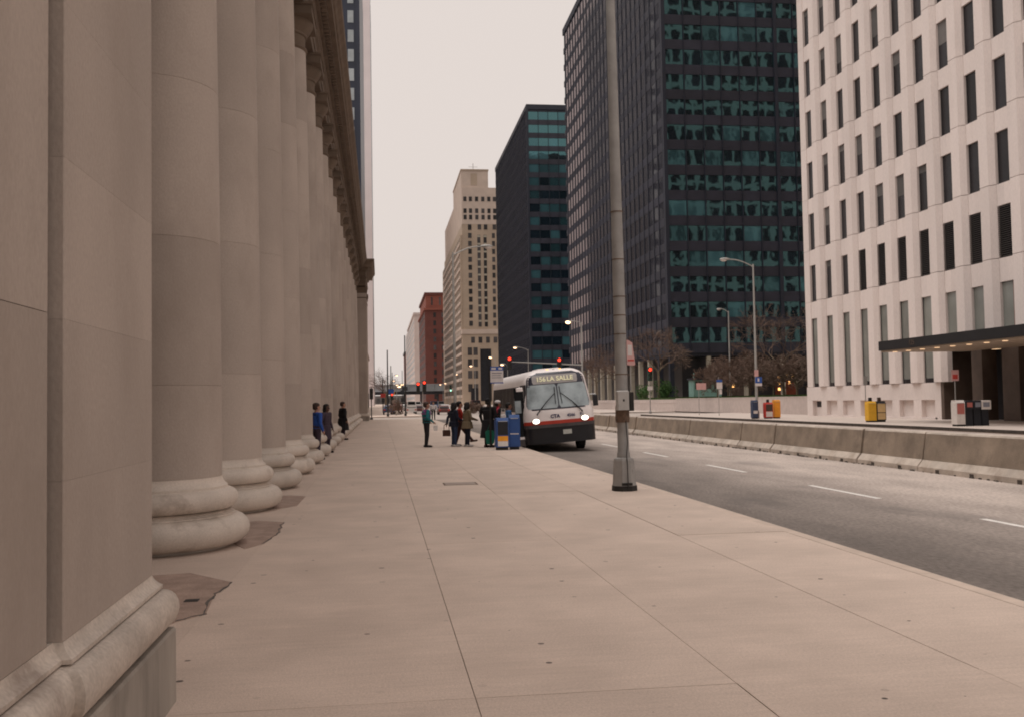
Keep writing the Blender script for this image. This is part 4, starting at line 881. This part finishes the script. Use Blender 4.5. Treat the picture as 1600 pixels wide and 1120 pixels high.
# ================================================================== BUS
bus = thing('city_bus', 'white city bus with red stripe and lit headlights stopped at kerb', 'bus', (6.47, 34.95, -0.15), R(-1.0))
BL = 12.2
def hw(z):
    b_ = 1.30 if z <= 1.3 else 1.30 - 0.155*(z-1.3)/1.3
    return b_ if z <= 2.62 else b_ - .50*(1-math.sqrt(max(0, 1-((z-2.62)/.385)**2)))
def rake(z):
    b_ = 0.03*max(0, .9-z) if z < 1.5 else .33*(z-1.5)
    return b_ if z <= 2.7 else b_ + .30*(1-math.sqrt(max(0, 1-((z-2.7)/.305)**2)))
def yf(x, z, h): q = abs(x)/h; return rake(z) + .10*q**2 + (.26*((q-.80)/.20)**2.2 if q > .80 else 0)
def loop(z):
    h = hw(z); pts = []
    for k in range(33): x = -h + 2*h*k/32; pts.append((x, yf(x, z, h), z))
    pts += [(h, .62+rake(z), z), (h, 1.2, z), (h, 3, z), (h, 8, z), (h, 11.5, z), (h, BL-.15, z), (h-.12, BL, z), (-h+.12, BL, z), (-h, BL-.15, z), (-h, 11.5, z), (-h, 8, z), (-h, 3, z), (-h, 1.2, z), (-h, .62+rake(z), z)]
    return pts
def bandm(zs, cap=False, capb=False):
    m_ = MB()
    for z in zs: m_.v += loop(z)
    n = 47
    for j in range(len(zs)-1):
        for k in range(n): m_.f.append((j*n+k, j*n+(k+1) % n, (j+1)*n+(k+1) % n, (j+1)*n+k))
    if cap: m_.f.append(tuple(range((len(zs)-1)*n, len(zs)*n)))
    if capb: m_.f.append(tuple(range(n-1, -1, -1)))
    return m_
LEAN = (0, -0.066, 0)
bb = bandm([1.10, 1.2, 1.35, 1.5, 1.7, 1.9, 2.1, 2.3, 2.5, 2.62, 2.7, 2.78, 2.86, 2.92, 2.965, 2.99, 3.003], True).build('body', 'bus_white', bus, rot=LEAN, smooth=True)
bandm([0.34, .5, .7, .92], False, True).build('skirt', 'bus_black', bb, smooth=True)
# bumper and stripe wrap the front
def front_patch(x0, x1, z0, z1, off, m_, name, parent, nx=16, nz=8, rc=0.0, thick=.012):
    v = []; g = MB(); zs = [z0 + (z1-z0)*j/nz for j in range(nz+1)]
    for z in zs:
        h = hw(z); sx = 0.0
        dz = min(z-z0, z1-z)
        if rc and dz < rc: sx = rc - math.sqrt(max(0, rc*rc-(rc-dz)**2))
        a, b_ = x0(z) if callable(x0) else x0, x1(z) if callable(x1) else x1
        a += sx; b_ -= sx
        for k in range(nx+1): x = a + (b_-a)*k/nx; g.v.append((x, yf(x, z, h)-off, z))
    n = nx+1; N_ = len(g.v)
    for z_i in range(nz):
        for k in range(nx): g.f.append((z_i*n+k, z_i*n+k+1, (z_i+1)*n+k+1, (z_i+1)*n+k))
    # back edge for thickness
    bd = [k for k in range(n)] + [j*n+nx for j in range(1, nz+1)] + [nz*n+k for k in range(nx-1, -1, -1)] + [j*n for j in range(nz-1, 0, -1)]
    bi = len(g.v)
    for q in bd: p = g.v[q]; g.v.append((p[0], p[1]+off+thick, p[2]))
    for q in range(len(bd)): g.f.append((bd[q], bd[(q+1) % len(bd)], bi+(q+1) % len(bd), bi+q))
    return g.build(name, m_, parent, smooth=True)
bandm([.921, 1.0, 1.099]).build('lower_band', 'bus_black', bb, smooth=True)
full = lambda s_: (lambda z: s_*hw(z)*.995)
front_patch(full(-1), full(1), 1.03, 1.155, .012, 'bus_red', 'red_stripe', bb, 24, 2)
front_patch(full(-1), full(1), .91, 1.025, .05, 'bus_rubber', 'bumper', bb, 24, 2, thick=.03)
ins = lambda s_, d: (lambda z: s_*(hw(z)-d))
ws = front_patch(ins(-1, .085), ins(1, .085), 1.55, 2.90, .008, 'sign_surround', 'windshield_surround', bb, 24, 16, .22)
gl = front_patch(ins(-1, .11), lambda z: -.022, 1.60, 2.46, .016, 'windshield', 'windshield_pane', bb, 12, 10, .05)
gl = front_patch(lambda z: .022, ins(1, .11), 1.60, 2.46, .016, 'windshield', 'windshield_pane', bb, 12, 10, .05)
dsn = front_patch(-.86, .80, 2.49, 2.80, .018, 'sign_panel', 'destination_sign', bb, 16, 4, .03)
def on_front(x, z, off): return (x, yf(x, z, hw(z))-off, z)
ang = R(90) - math.atan2(.33, 1)
for tx, x in (('156', -.54), ('LA SALLE', .16)):
    o = text_mesh(tx, .24, 'sign_lit', bb, on_front(x, 2.645, .03), (R(90)-math.atan(.33), 0, 0), .003, .006, 1.0 if tx == '156' else 1.0)
o = text_mesh('4566', .15, 'navy_print', bb, on_front(.40, 1.30, .03), (R(90), 0, R(3)), .003, .004)
o = text_mesh('CTA', .17, 'navy_print', bb, on_front(-.18, 1.30, .015), (R(90), 0, 0), .003, .008)
o = text_mesh('R1', .13, 'navy_print', bb, on_front(.80, 1.31, .03), (R(90), 0, R(5)), .003, .002)
for x in (-.88, .90):
    p = on_front(x, 1.165, .02); hl = MB().extr_y([(p[0]+.15*math.cos(t), p[2]+.105*math.sin(t)) for t in [6.283*q/18 for q in range(18)]], p[1]-.03, p[1]+.06).build('headlight', 'chrome', bb)
    MB().ell((p[0]-.0, p[1]-.03, p[2]), (.125, .035, .085), 14, 8).build('lens', 'headlight_on', hl, smooth=True)
for x, s_ in ((-.10, -1), (.10, 1)):
    a = on_front(x*1.2, 2.12, .05); b_ = on_front(x + s_*.72, 1.42, .07)
    w_ = MB().tube([on_front(x+s_*.72, 1.40, .03), b_, on_front(x+s_*.4, 1.78, .06), a], [.03, .024, .016, .012], 6).build('wiper', 'bus_black', bb)
    MB().tube([on_front(x*1.0+s_*.02, 1.74, .045), on_front(x*1.0, 2.12, .05), on_front(x*.9, 2.36, .045)], .014, 5).build('blade', 'bus_black', w_)
p = on_front(.22, .72, .02); MB().box(p[0]-.155, p[0]+.155, p[1]-.012, p[1]+.02, .64, .80).build('license_plate', 'plate', bb)
# roof pod, marker lights, mirrors
rbox(MB(), -.55, .25, .9, 2.4, 2.98, 3.045, .02).build('roof_pod', 'bus_white', bb)
for x in (-.22, .0, .24): MB().ell(on_front(x, 2.985, -.02), (.05, .04, .03), 8, 6).build('marker_light', 'amber_lit' if x != 0.0 else 'box_white', bb)
mr = rbox(MB(), 1.30, 1.48, .25, .36, 1.55, 1.95, .02).build('mirror', 'bus_black', bb); MB().tube([(1.2, .3, 1.98), (1.42, .28, 1.97)], .02, 5).build('mirror_arm', 'chrome', mr)
mr = rbox(MB(), -1.50, -1.26, .12, .2, 2.28, 2.42, .02).build('mirror', 'bus_white', bb)
# kerb side: dark glazing strip, doorway, folded door leaf; street side glazing
for s_ in (-1, 1):
    n_ = 7
    for k in range(n_):
        y0 = 2.0 + 1.42*k; z0, z1 = 1.5, 2.46
        xa, xb = s_*(hw(z0)+.006), s_*(hw(z1)+.006)
        g = MB(); g.v += [(xa, y0, z0), (xa, y0+1.34, z0), (xb, y0+1.34, z1), (xb, y0, z1)]; g.v += [(x-s_*.03, y, z) for x, y, z in g.v[:4]]
        g.f += [(0, 1, 2, 3), (4, 7, 6, 5), (0, 4, 5, 1), (1, 5, 6, 2), (2, 6, 7, 3), (3, 7, 4, 0)]
        g.build('side_window', 'bus_glass_dark', bb)
    MB().box(min(s_*1.295, s_*1.318), max(s_*1.295, s_*1.318), 1.9, BL-.3, 1.12, 1.30).build('side_stripe', 'bus_black', bb)
g = MB(); g.v += [(-1.318, .42, .35), (-1.318, 1.62, .35), (-1.165, 1.62, 2.50), (-1.165, .42, 2.50), (-1.25, .42, .35), (-1.25, 1.62, .35), (-1.10, 1.62, 2.50), (-1.10, .42, 2.50)]
g.f += [(0, 1, 2, 3), (4, 7, 6, 5), (0, 4, 5, 1), (1, 5, 6, 2), (2, 6, 7, 3), (3, 7, 4, 0)]; dw = g.build('doorway', 'bus_black', bb)
dl = MB().box(-1.62, -1.57, .36, .40, .55, 1.36).box(-1.57, -1.22, .36, .40, .55, .64).build('door_leaf', 'bus_white', bb); MB().box(-1.565, -1.22, .37, .39, .645, 2.4).build('door_glass', 'bus_glass_dark', dl)
MB().box(-1.60, -1.25, .355, .395, .30, .545).build('door_foot', 'bus_rubber', dl)
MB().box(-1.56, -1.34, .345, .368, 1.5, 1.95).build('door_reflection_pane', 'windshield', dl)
for y in (2.55, 8.8):
    for s_ in (-1, 1):
        wh = MB().extr_x([(y+.5*math.cos(t), .5+.5*math.sin(t)) for t in [6.283*q/28 for q in range(28)]], min(s_*.98, s_*1.24), max(s_*.98, s_*1.24)).build('wheel', 'tyre', bus)
        MB().extr_x([(y+.27*math.cos(t), .5+.27*math.sin(t)) for t in [6.283*q/20 for q in range(20)]], min(s_*1.2, s_*1.255), max(s_*1.2, s_*1.255)).build('rim', 'chrome', wh)
# ================================================================== PEOPLE
def person(loc, rz, label, H_=1.72, top='navy', legs='denim', shoes='black_cloth', skin='skin_light', hair='hair_dark', sleeve=None, coat=None, yoke=None,
           lleg=None, rleg=None, larm=None, rarm=None, bulk=1.0, hat=None, turn=0, hood=False, long_hair=False, lean=0.0, scarf=None):
    """one continuous figure: overlapping tapered volumes fused by a voxel remesh; cloth regions by nearest volume. Faces local +Y."""
    sleeve = sleeve or top; prims = []          # (kind, data, material)
    def cap(p0, p1, r0, r1, m_, fl=1.0): prims.append((Vector(p0), Vector(p1), r0, r1, m_, fl))
    k = H_/1.75
    lleg = lleg or [(-.10, .0, .92), (-.105, .015, .50), (-.11, -.01, .09)]
    rleg = rleg or [(.10, .0, .92), (.105, .015, .50), (.11, -.01, .09)]
    larm = larm or [(-.205*bulk, 0, 1.42), (-.255*bulk, -.03, 1.14), (-.25*bulk, .06, .90)]
    rarm = rarm or [(.205*bulk, 0, 1.42), (.255*bulk, -.03, 1.14), (.25*bulk, .06, .90)]
    for L_ in (lleg, rleg):
        cap(L_[0], L_[1], .092, .062, legs); cap(L_[1], L_[2], .064, .046, legs)
        f = Vector(L_[2]); d = Vector((L_[2][0]-L_[0][0], 0, 0))
        tip = L_[3] if len(L_) > 3 else (f.x*1.05, f.y+.17, .035)
        cap(f + Vector((0, -.04, -.045)), tip, .046, .040, shoes)
    ly = lean
    cap((0, 0, .93), (0, ly*.3, 1.08), .150*bulk, .140*bulk, legs if not coat else top, .74)
    cap((0, ly*.2, 1.03), (0, ly, 1.36), .150*bulk, .165*bulk, top, .72)
    cap((-.13*bulk, ly, 1.40), (.13*bulk, ly, 1.40), .085, .085, yoke or top)
    if yoke: cap((0, ly+.0, 1.28), (0, ly, 1.42), .172*bulk, .15*bulk, yoke, .78)
    if coat:
        z0, r_ = coat; cap((0, 0, 1.0), (0, 0, z0), .165*bulk, r_, top, .8)
    for A in (larm, rarm):
        a = [Vector(q) for q in A]
        cap(a[0], a[1], .064, .052, sleeve); cap(a[1], a[2], .052, .036, sleeve)
        d = (a[2]-a[1]).normalized(); s_ = d.cross(Vector((0, 1, 0))); s_ = s_.normalized() if s_.length > .1 else Vector((1, 0, 0)); f_ = d.cross(s_).normalized()
        cap(a[2], a[2]+d*.075, .030, .034, skin, .8)
        for q, ln in zip((-1.5, -.5, .5, 1.5), (.060, .072, .068, .052)):
            b0 = a[2]+d*.085+s_*.0165*q; b1 = b0+d*ln*.55; b2 = b1+(d*.75+f_*.65*(1 if A is rarm else -1))*ln*.5
            cap(b0, b1, .0095, .009, skin); cap(b1, b2, .009, .008, skin)
        t0 = a[2]+d*.03+f_*.028; cap(t0, t0+d*.035+f_*.03, .0115, .0105, skin); cap(t0+d*.035+f_*.03, t0+d*.065+f_*.036, .0105, .009, skin)
    hy = ly + .02
    ct, sn = math.cos(turn), math.sin(turn)
    def hp(x, y, z): return (x*ct - y*sn, hy + x*sn + y*ct, z)
    cap((0, ly, 1.44), (0, hy+.0, 1.56), .058, .055, skin if not scarf else scarf)
    cap(hp(0, -.005, 1.665), hp(0, .005, 1.60), .086, .070, skin); cap(hp(0, -.02, 1.68), hp(0, .0, 1.68), .086, .084, skin); cap(hp(0, .03, 1.545), hp(0, .04, 1.56), .045, .045, skin)
    cap(hp(0, .088, 1.645), hp(0, .104, 1.605), .011, .017, skin)
    for s_ in (-1, 1):
        cap(hp(s_*.083, -.005, 1.645), hp(s_*.087, -.01, 1.605), .018, .012, skin); cap(hp(s_*.031, .083, 1.64), hp(s_*.031, .086, 1.64), .0125, .0125, 'eye')
    cap(hp(-.02, .083, 1.568), hp(.02, .083, 1.568), .011, .011, 'lips')
    # mesh of all volumes
    g = MB(); Nn = 12
    for p0, p1, r0, r1, m_, fl in prims:
        d = p1-p0; L_ = d.length; d = d.normalized() if L_ > 1e-5 else Vector((0, 0, 1))
        u = Vector((1, 0, 0)) if abs(d.x) < .8 else Vector((0, 0, 1)); v = d.cross(u).normalized(); u = v.cross(d).normalized()
        rings = [(-r0*math.cos(t), r0*math.sin(t)) for t in (.25, .6, 1.0, 1.3)] + [(0, r0), (L_*.5, (r0+r1)/2), (L_, r1)] + [(L_+r1*math.cos(t), r1*math.sin(t)) for t in (1.3, 1.0, .6, .25)]
        if fl < 1 and abs(d.z) > .8: rings = [(0, r0*.9), (0.01, r0), (L_*.5, (r0+r1)/2), (L_-.01, r1), (L_, r1*.9)]
        i = len(g.v)
        for s_, rr in rings:
            for q in range(Nn):
                t = 6.28318*q/Nn; cu, cv = (u, v)
                w_ = cu*math.cos(t)*rr + cv*math.sin(t)*rr*(fl if True else 1)
                g.v.append(tuple((p0 + d*s_ + w_)))
        for j in range(len(rings)-1):
            for q in range(Nn): g.f.append((i+j*Nn+q, i+j*Nn+(q+1) % Nn, i+(j+1)*Nn+(q+1) % Nn, i+(j+1)*Nn+q))
        g.f.append(tuple(range(i+Nn-1, i-1, -1))); e = i+(len(rings)-1)*Nn; g.f.append(tuple(range(e, e+Nn)))
    tmp = ob('tmp', g.mesh('tmp')); md = tmp.modifiers.new('r', 'REMESH'); md.mode = 'VOXEL'; md.voxel_size = .0125; md.use_smooth_shade = True
    sm = tmp.modifiers.new('s', 'SMOOTH'); sm.factor = .5; sm.iterations = 2
    bpy.context.view_layer.update()
    me = bpy.data.meshes.new_from_object(tmp.evaluated_get(bpy.context.evaluated_depsgraph_get())); bpy.data.objects.remove(tmp)
    names = []
    for p in prims:
        if p[4] not in names: names.append(p[4])
    me.materials.clear()
    for n_ in names: me.materials.append(MATS[n_])
    import numpy as np
    nf = len(me.polygons); cen = np.empty(nf*3, 'f'); me.polygons.foreach_get('center', cen); cen = cen.reshape(-1, 3)
    best = np.full(nf, 1e9); idx = np.zeros(nf, 'i')
    for p0, p1, r0, r1, m_, fl in prims:
        a = np.array(p0); ab = np.array(p1-p0); L2 = max(1e-8, float(ab@ab)); t = np.clip(((cen-a)@ab)/L2, 0, 1); dd = cen-(a+t[:, None]*ab)
        if fl < 1: dd = dd*np.array([1, 1/fl, 1])
        ds = np.abs(np.linalg.norm(dd, axis=1) - (r0+(r1-r0)*t)); up = ds < best; best[up] = ds[up]; idx[up] = names.index(m_)
    me.polygons.foreach_set('material_index', idx.astype('i')); me.shade_smooth(); me.name = 'person'
    o = ob('person', me, None, None, loc, (0, 0, rz)); o.scale = (k*1.14, k*1.14, k); tag(o, label, 'person')
    h = MB()
    c = hp(0, -.022, 1.70); h.ell(c, (.098, .108, .088), 16, 10)
    c = hp(0, -.055, 1.645); h.ell(c, (.092, .072, .095), 14, 10)
    if long_hair: c = hp(0, -.06, 1.56); h.ell(c, (.11, .075, .13), 14, 10); h.ell(hp(-.085, .0, 1.62), (.03, .06, .11), 10, 8); h.ell(hp(.085, .0, 1.62), (.03, .06, .11), 10, 8)
    # trim the hair volume back from the face
    hv = []
    for x, y, z in h.v:
        lx = (x)*ct + (y-hy)*sn; ly_ = -(x)*sn + (y-hy)*ct
        lim = .062 if z > 1.70 else .03
        if ly_ > lim: ly_ = lim
        hv.append((lx*ct - ly_*sn, hy + lx*sn + ly_*ct, z))
    h.v = hv; h.build('hair', hair, o, smooth=True)
    if hood or hat:
        q = MB(); q.ell(hp(0, -.02, 1.715 if not hood else 1.66), (.112, .118, .085 if not hood else .15), 16, 10)
        q.v = [(x, min(y, hy+.075), z) for x, y, z in q.v]; q.build('hat' if not hood else 'hood', hat or top, o, smooth=True)
    return o
EAST = R(-90)
person((1.72, 37.8, 0), R(-78), 'person in teal and purple jacket and dark trousers, facing the bus queue', 1.70, 'teal', 'charcoal', 'black_cloth', hair='hair_brown', yoke='purple', bulk=1.30,
       larm=[(-.21, 0, 1.42), (-.30, -.02, 1.16), (-.24, .14, 1.0)], rarm=[(.21, 0, 1.42), (.29, -.05, 1.16), (.16, .20, .98)],
       lleg=[(-.09, 0, .92), (-.095, .02, .5), (-.10, -.01, .09)], rleg=[(.09, 0, .92), (.09, .01, .5), (.09, -.03, .09)])
cup = thing('paper_bag', 'small white paper bag held by the person in teal jacket', 'bag', (2.06, 37.72, .62)); MB().extr_y([(-.07, 0), (.07, 0), (.085, .2), (-.085, .2)], -.05, .05).build('bag_body', 'paper', cup); MB().tube([(-.05, 0, .2), (0, 0, .33), (.05, 0, .2)], .006, 5).build('handle', 'paper', cup)
person((2.78, 37.9, 0), R(-70), 'person in dark navy coat and blue jeans with white shoes in the queue', 1.66, 'navy', 'denim', 'shoe_white', 'skin_dark', long_hair=True, bulk=1.28, coat=(.80, .22),
       larm=[(-.21, 0, 1.42), (-.27, -.12, 1.15), (-.14, -.22, .92)], rarm=[(.21, 0, 1.42), (.28, .02, 1.15), (.2, .22, 1.05)])
hb_ = thing('handbag', 'brown leather handbag hanging beside the person in navy coat', 'handbag', (2.49, 37.93, .40)); rbox(MB(), -.15, .15, -.06, .06, 0, .24, .025).build('bag_body', 'brown_leather', hb_); MB().tube([(-.1, 0, .23), (-.09, 0, .42), (0, 0, .50), (.09, 0, .42), (.1, 0, .23)], .012, 6).build('strap', 'brown_leather', hb_)
person((3.02, 38.3, 0), R(-86), 'person in red jacket and brown trousers striding past the olive coat', 1.70, 'red_cloth', 'maroon', 'brown_leather', bulk=1.05,
       lleg=[(-.09, 0, .92), (-.09, .22, .54), (-.09, .46, .22), (-.09, .62, .20)], rleg=[(.09, 0, .92), (.09, -.05, .5), (.09, -.16, .09)],
       larm=[(-.21, 0, 1.42), (-.25, -.1, 1.15), (-.25, -.1, .9)], rarm=[(.21, 0, 1.42), (.25, .1, 1.15), (.22, .25, 1.0)])
person((3.26, 37.6, 0), R(-75), 'person in olive tan coat and dark jeans with white shoes in the queue', 1.66, 'olive', 'navy', 'shoe_white', 'skin_dark', bulk=1.3, coat=(.72, .27), long_hair=True,
       larm=[(-.22, 0, 1.42), (-.27, .06, 1.16), (-.14, .28, 1.08)], rarm=[(.22, 0, 1.42), (.27, .04, 1.16), (.12, .29, 1.08)])
person((3.98, 36.7, 0), R(-45), 'person in long black coat and dark hat waiting by the bus stop sign', 1.78, 'black_cloth', 'black_cloth', 'brown_leather', 'skin_dark', bulk=1.28, coat=(.34, .31), hat='black_cloth',
       larm=[(-.25, 0, 1.43), (-.33, 0, 1.15), (-.30, .05, .9)], rarm=[(.25, 0, 1.43), (.33, -.02, 1.15), (.28, .03, .88)])
gb_ = thing('shopping_bag', 'green plastic shopping bag hanging in front of long black coat', 'bag', (3.99, 36.28, .12)); g = MB(); g.extr_y([(-.15, 0.05), (-.1, 0), (.08, 0), (.14, .06), (.17, .46), (.1, .52), (-.1, .52), (-.18, .46)], -.05, .05).build('bag_body', 'green_bag', gb_); MB().tube([(-.09, 0, .5), (-.03, .02, .72), (.05, 0, .5)], .012, 5).build('handle', 'green_bag', gb_)
person((4.42, 37.4, 0), R(-80), 'person with white hat and red scarf stepping towards the bus door', 1.70, 'black_cloth', 'charcoal', 'black_cloth', 'skin_light', hat='white_cloth', scarf='pink_cloth', yoke='pink_cloth', bulk=1.1)
wbg = thing('shoulder_bag', 'white shoulder bag beside the boarding person with red scarf', 'bag', (4.40, 35.6, .80)); rbox(MB(), -.09, .10, -.06, .06, 0, .42, .02).build('bag_body', 'white_cloth', wbg); MB().tube([(-.07, 0, .42), (-.05, 0, .62), (.06, 0, .62), (.08, 0, .42)], .012, 5).build('strap', 'white_cloth', wbg); MB().tube([(0, .0, 0), (0, .0, -.8)], .018, 6).build('stand_strap', 'white_cloth', wbg)
person((4.70, 36.4, 0), R(-85), 'person in blue shirt boarding the bus behind the newspaper boxes', 1.62, 'blue_cloth', 'navy', 'black_cloth', 'skin_light', bulk=1.05)
person((5.0, 95, 0), R(170), 'distant person in white top and black trousers crossing behind the queue', 1.72, 'white_cloth', 'black_cloth', 'black_cloth', hair='hair_brown', bulk=1.15)
person((-1.98, 31.0, 0), R(-60), 'person in bright blue jacket leaning out between the station columns', 1.72, 'royal', 'plum', 'black_cloth', 'skin_light', bulk=1.15, hair='hair_brown')
person((-1.90, 35.2, 0), R(-120), 'person in dark purple coat standing between the station columns', 1.68, 'plum', 'plum', 'black_cloth', 'skin_dark', bulk=1.0, coat=(.5, .2), long_hair=True)
person((-1.80, 47.6, 0), R(-70), 'person in big black jacket standing between farther station columns', 1.78, 'black_cloth', 'plum', 'black_cloth', 'skin_light', bulk=1.4, coat=(.45, .32), hair='hair_brown')

# ================================================================== FAR TRAFFIC AND VIADUCT
def car(loc, rz, label, paint, lights=True, van=False, group=None):
    t = thing('van' if van else 'car', label, 'van' if van else 'car', loc, rz, group); L_ = 4.6; h1 = 1.15 if van else .92; h2 = 2.1 if van else 1.42
    prof = [(-L_/2, .35), (-L_/2, h1*.75), (-L_/2+.15, h1*.9), (-L_/2+1.2, h1), (L_/2-.5, h1), (L_/2, h1*.9), (L_/2, .35)]
    m_ = MB(); m_.extr_x(prof, -.85, .85).build('body', paint, t)
    gx = [(-L_/2+1.1, h1+.002), (-L_/2+(1.45 if van else 1.9), h2), (L_/2-(.1 if van else 1.3), h2), (L_/2-.45 if not van else L_/2-.05, h1+.002)]
    g = MB(); i = 0
    for x, s_ in ((-.80, 1), (.80, -1)):
        g.v += [(x + s_*.12*(1 if z > h1+.1 else 0), y, z) for y, z in gx]
    g.f += [(0, 1, 2, 3), (7, 6, 5, 4), (0, 4, 5, 1), (1, 5, 6, 2), (2, 6, 7, 3)]; cb = g.build('cabin', paint, t)
    ws_ = MB(); a, b = gx[0], gx[1]; ws_.quad((-.70, a[0]-.012+.04, a[1]+.06), (.70, a[0]-.012+.04, a[1]+.06), (.60, b[0]-.03, b[1]-.05), (-.60, b[0]-.03, b[1]-.05)).build('windshield', 'bus_glass_dark', cb)
    for s_ in (-1, 1): ws_ = MB().quad((s_*.803, gx[0][0]+.3, h1+.08), (s_*.803, gx[3][0]-.3, h1+.08), (s_*.70, gx[2][0]-.1, h2-.1), (s_*.70, gx[1][0]+.15, h2-.1)).build('side_window', 'bus_glass_dark', cb)
    ws_ = MB(); a, b = gx[3], gx[2]; ws_.quad((-.66, a[0]+.03-.05, a[1]+.08), (.66, a[0]+.03-.05, a[1]+.08), (.56, b[0]+.03, b[1]-.06), (-.56, b[0]+.03, b[1]-.06)).build('rear_window', 'bus_glass_dark', cb)
    for y in (-1.4, 1.4):
        for s_ in (-1, 1): wl = MB().extr_x([(y+.32*math.cos(q*.393), .32+.32*math.sin(q*.393)) for q in range(16)], min(s_*.66, s_*.88), max(s_*.66, s_*.88)).build('wheel', 'tyre', t)
    for s_ in (-1, 1):
        MB().box(s_*.62-.14, s_*.62+.14, -L_/2-.02, -L_/2+.02, .58, .74).build('headlight', 'headlight_on' if lights else 'box_white', t)
        MB().box(s_*.66-.14, s_*.66+.14, L_/2-.02, L_/2+.02, .62, .80).build('tail_light', 'sign_red', t)
    return t
car((12.2, 190, -.15), 0, 'oncoming pale car with lit headlights far down the street', 'car_white')
car((5.0, 165, -.15), R(180), 'white van driving away beyond the intersection', 'car_white', False, True)
car((6.6, 175, -.15), R(180), 'dark red car stopped beyond the intersection', 'car_maroon', False)
car((8.5, 230, -.15), 0, 'white van approaching far down the street', 'car_white', False, True)
car((5.8, 215, -.15), R(180), 'grey car parked by the west kerb far away', 'car_grey', False)
car((1.2, 150, 0.0), R(180), 'blue car pulled up by the far corner signals', 'car_blue', False)
car((10.4, 280, -.15), 0, 'small red car beneath the railway viaduct', 'car_red', False)
car((15.8, 165, -.15), 0, 'dark red van waiting beyond the crossing', 'car_maroon', False, True)
car((23.5, 152, -.15), 0, 'grey car waiting in the east lane beyond the crossing', 'car_grey', False)
for i, (x, y, hh) in enumerate([(1.6, 155, 7.5), (4.2, 172, 9.0), (2.4, 205, 8.0), (0.4, 180, 6.5), (5.2, 240, 9.5)]):
    t = thing('utility_pole', ['slim dark pole by the blue car at the far corner', 'slim dark pole behind the white van', 'slim dark pole by the low lit lamp', 'short dark pole beside the station far corner signal', 'slim dark pole beyond the grey parked car'][i], 'pole', (x, y, 0)); MB().lathe([(.10, 0), (.06, hh)], n=8).build('shaft', 'signal_black', t); MB().box(-.45, .45, -.08, -.07, hh*.42, hh*.42+.7).build('sign_plate', ['sign_blue', 'viaduct_dark', 'box_orange', 'sign_red', 'viaduct_dark'][i], t)
car((11.2, 210, -.15), 0, 'dark blue van approaching in the middle lane far away', 'car_blue', False, True)
car((14.5, 240, -.15), 0, 'grey van approaching near the beige tower far away', 'car_grey', False, True)
leaf_bush('street_shrub', 'dark brown shrub on the north corner pavement', (2.2, 140, 0), 1.2, 1.2, 1.9, 400, 'twig', .2)
hd_ = leaf_bush('street_shrub', 'low reddish brown shrub beyond the crossing', (13.2, 142, 0), 1.6, 1.5, 1.7, 500, 'twig', .2)
vd = thing('rail_viaduct', 'blue grey elevated railway viaduct crossing the street far away', 'viaduct', (24, 700, 0))
MB().box(-34, 62, 0, 9, 7.6, 9.8).build('girder', 'viaduct_dark', vd); MB().box(-34, 62, -.4, 0.0, 9.8, 10.4).build('walkway', 'viaduct_blue', vd)
for k in range(16): MB().box(-33.9+6*k, -28.1+6*k, .2, 8.8, 10.42, 14.2).build('station_panel', 'viaduct_blue', vd)
MB().box(-34.5, 62, -1.2, 10, 14.25, 14.7).build('roof', 'viaduct_blue', vd)
for k in range(8):
    for y in (1, 8): MB().box(-32+12*k, -31.2+12*k, y-.4, y+.4, -.15, 7.6).build('column', 'viaduct_dark', vd)
eb = thing('distant_buildings', 'low grey building closing the far street end under the viaduct', 'building', (5, 2300, 0))
MB().box(-60, 70, 0, 40, 0, 19).build('wall', 'street_end', eb)
for k in range(12): MB().box(-58+11*k, -51+11*k, -.3, .2, 3, 13).build('window', 'far_window', eb)
car((7.6, 330, -.15), 0, 'pale van far away beyond the viaduct approach', 'car_white', False, True)
car((5.7, 260, -.15), R(180), 'white car parked by the west kerb far away', 'car_white', False)
car((3.0, 185, 0.0), R(180), 'red car with tail lights facing away near the west kerb', 'car_red', False)
car((9.3, 148, -.15), R(180), 'maroon car leaving the crossing northwards', 'car_maroon', False)
for i, (x, y, h_) in enumerate([(1.5, 330, 13), (2.5, 470, 16)]):
    tr = bare_tree(['distant bare street tree on the west pavement before the viaduct', 'taller distant bare tree farther along the west pavement'][i], (x, y, 0), h_, .8, 5, .22, .35, 40+i); tr['group'] = 'distant street trees'
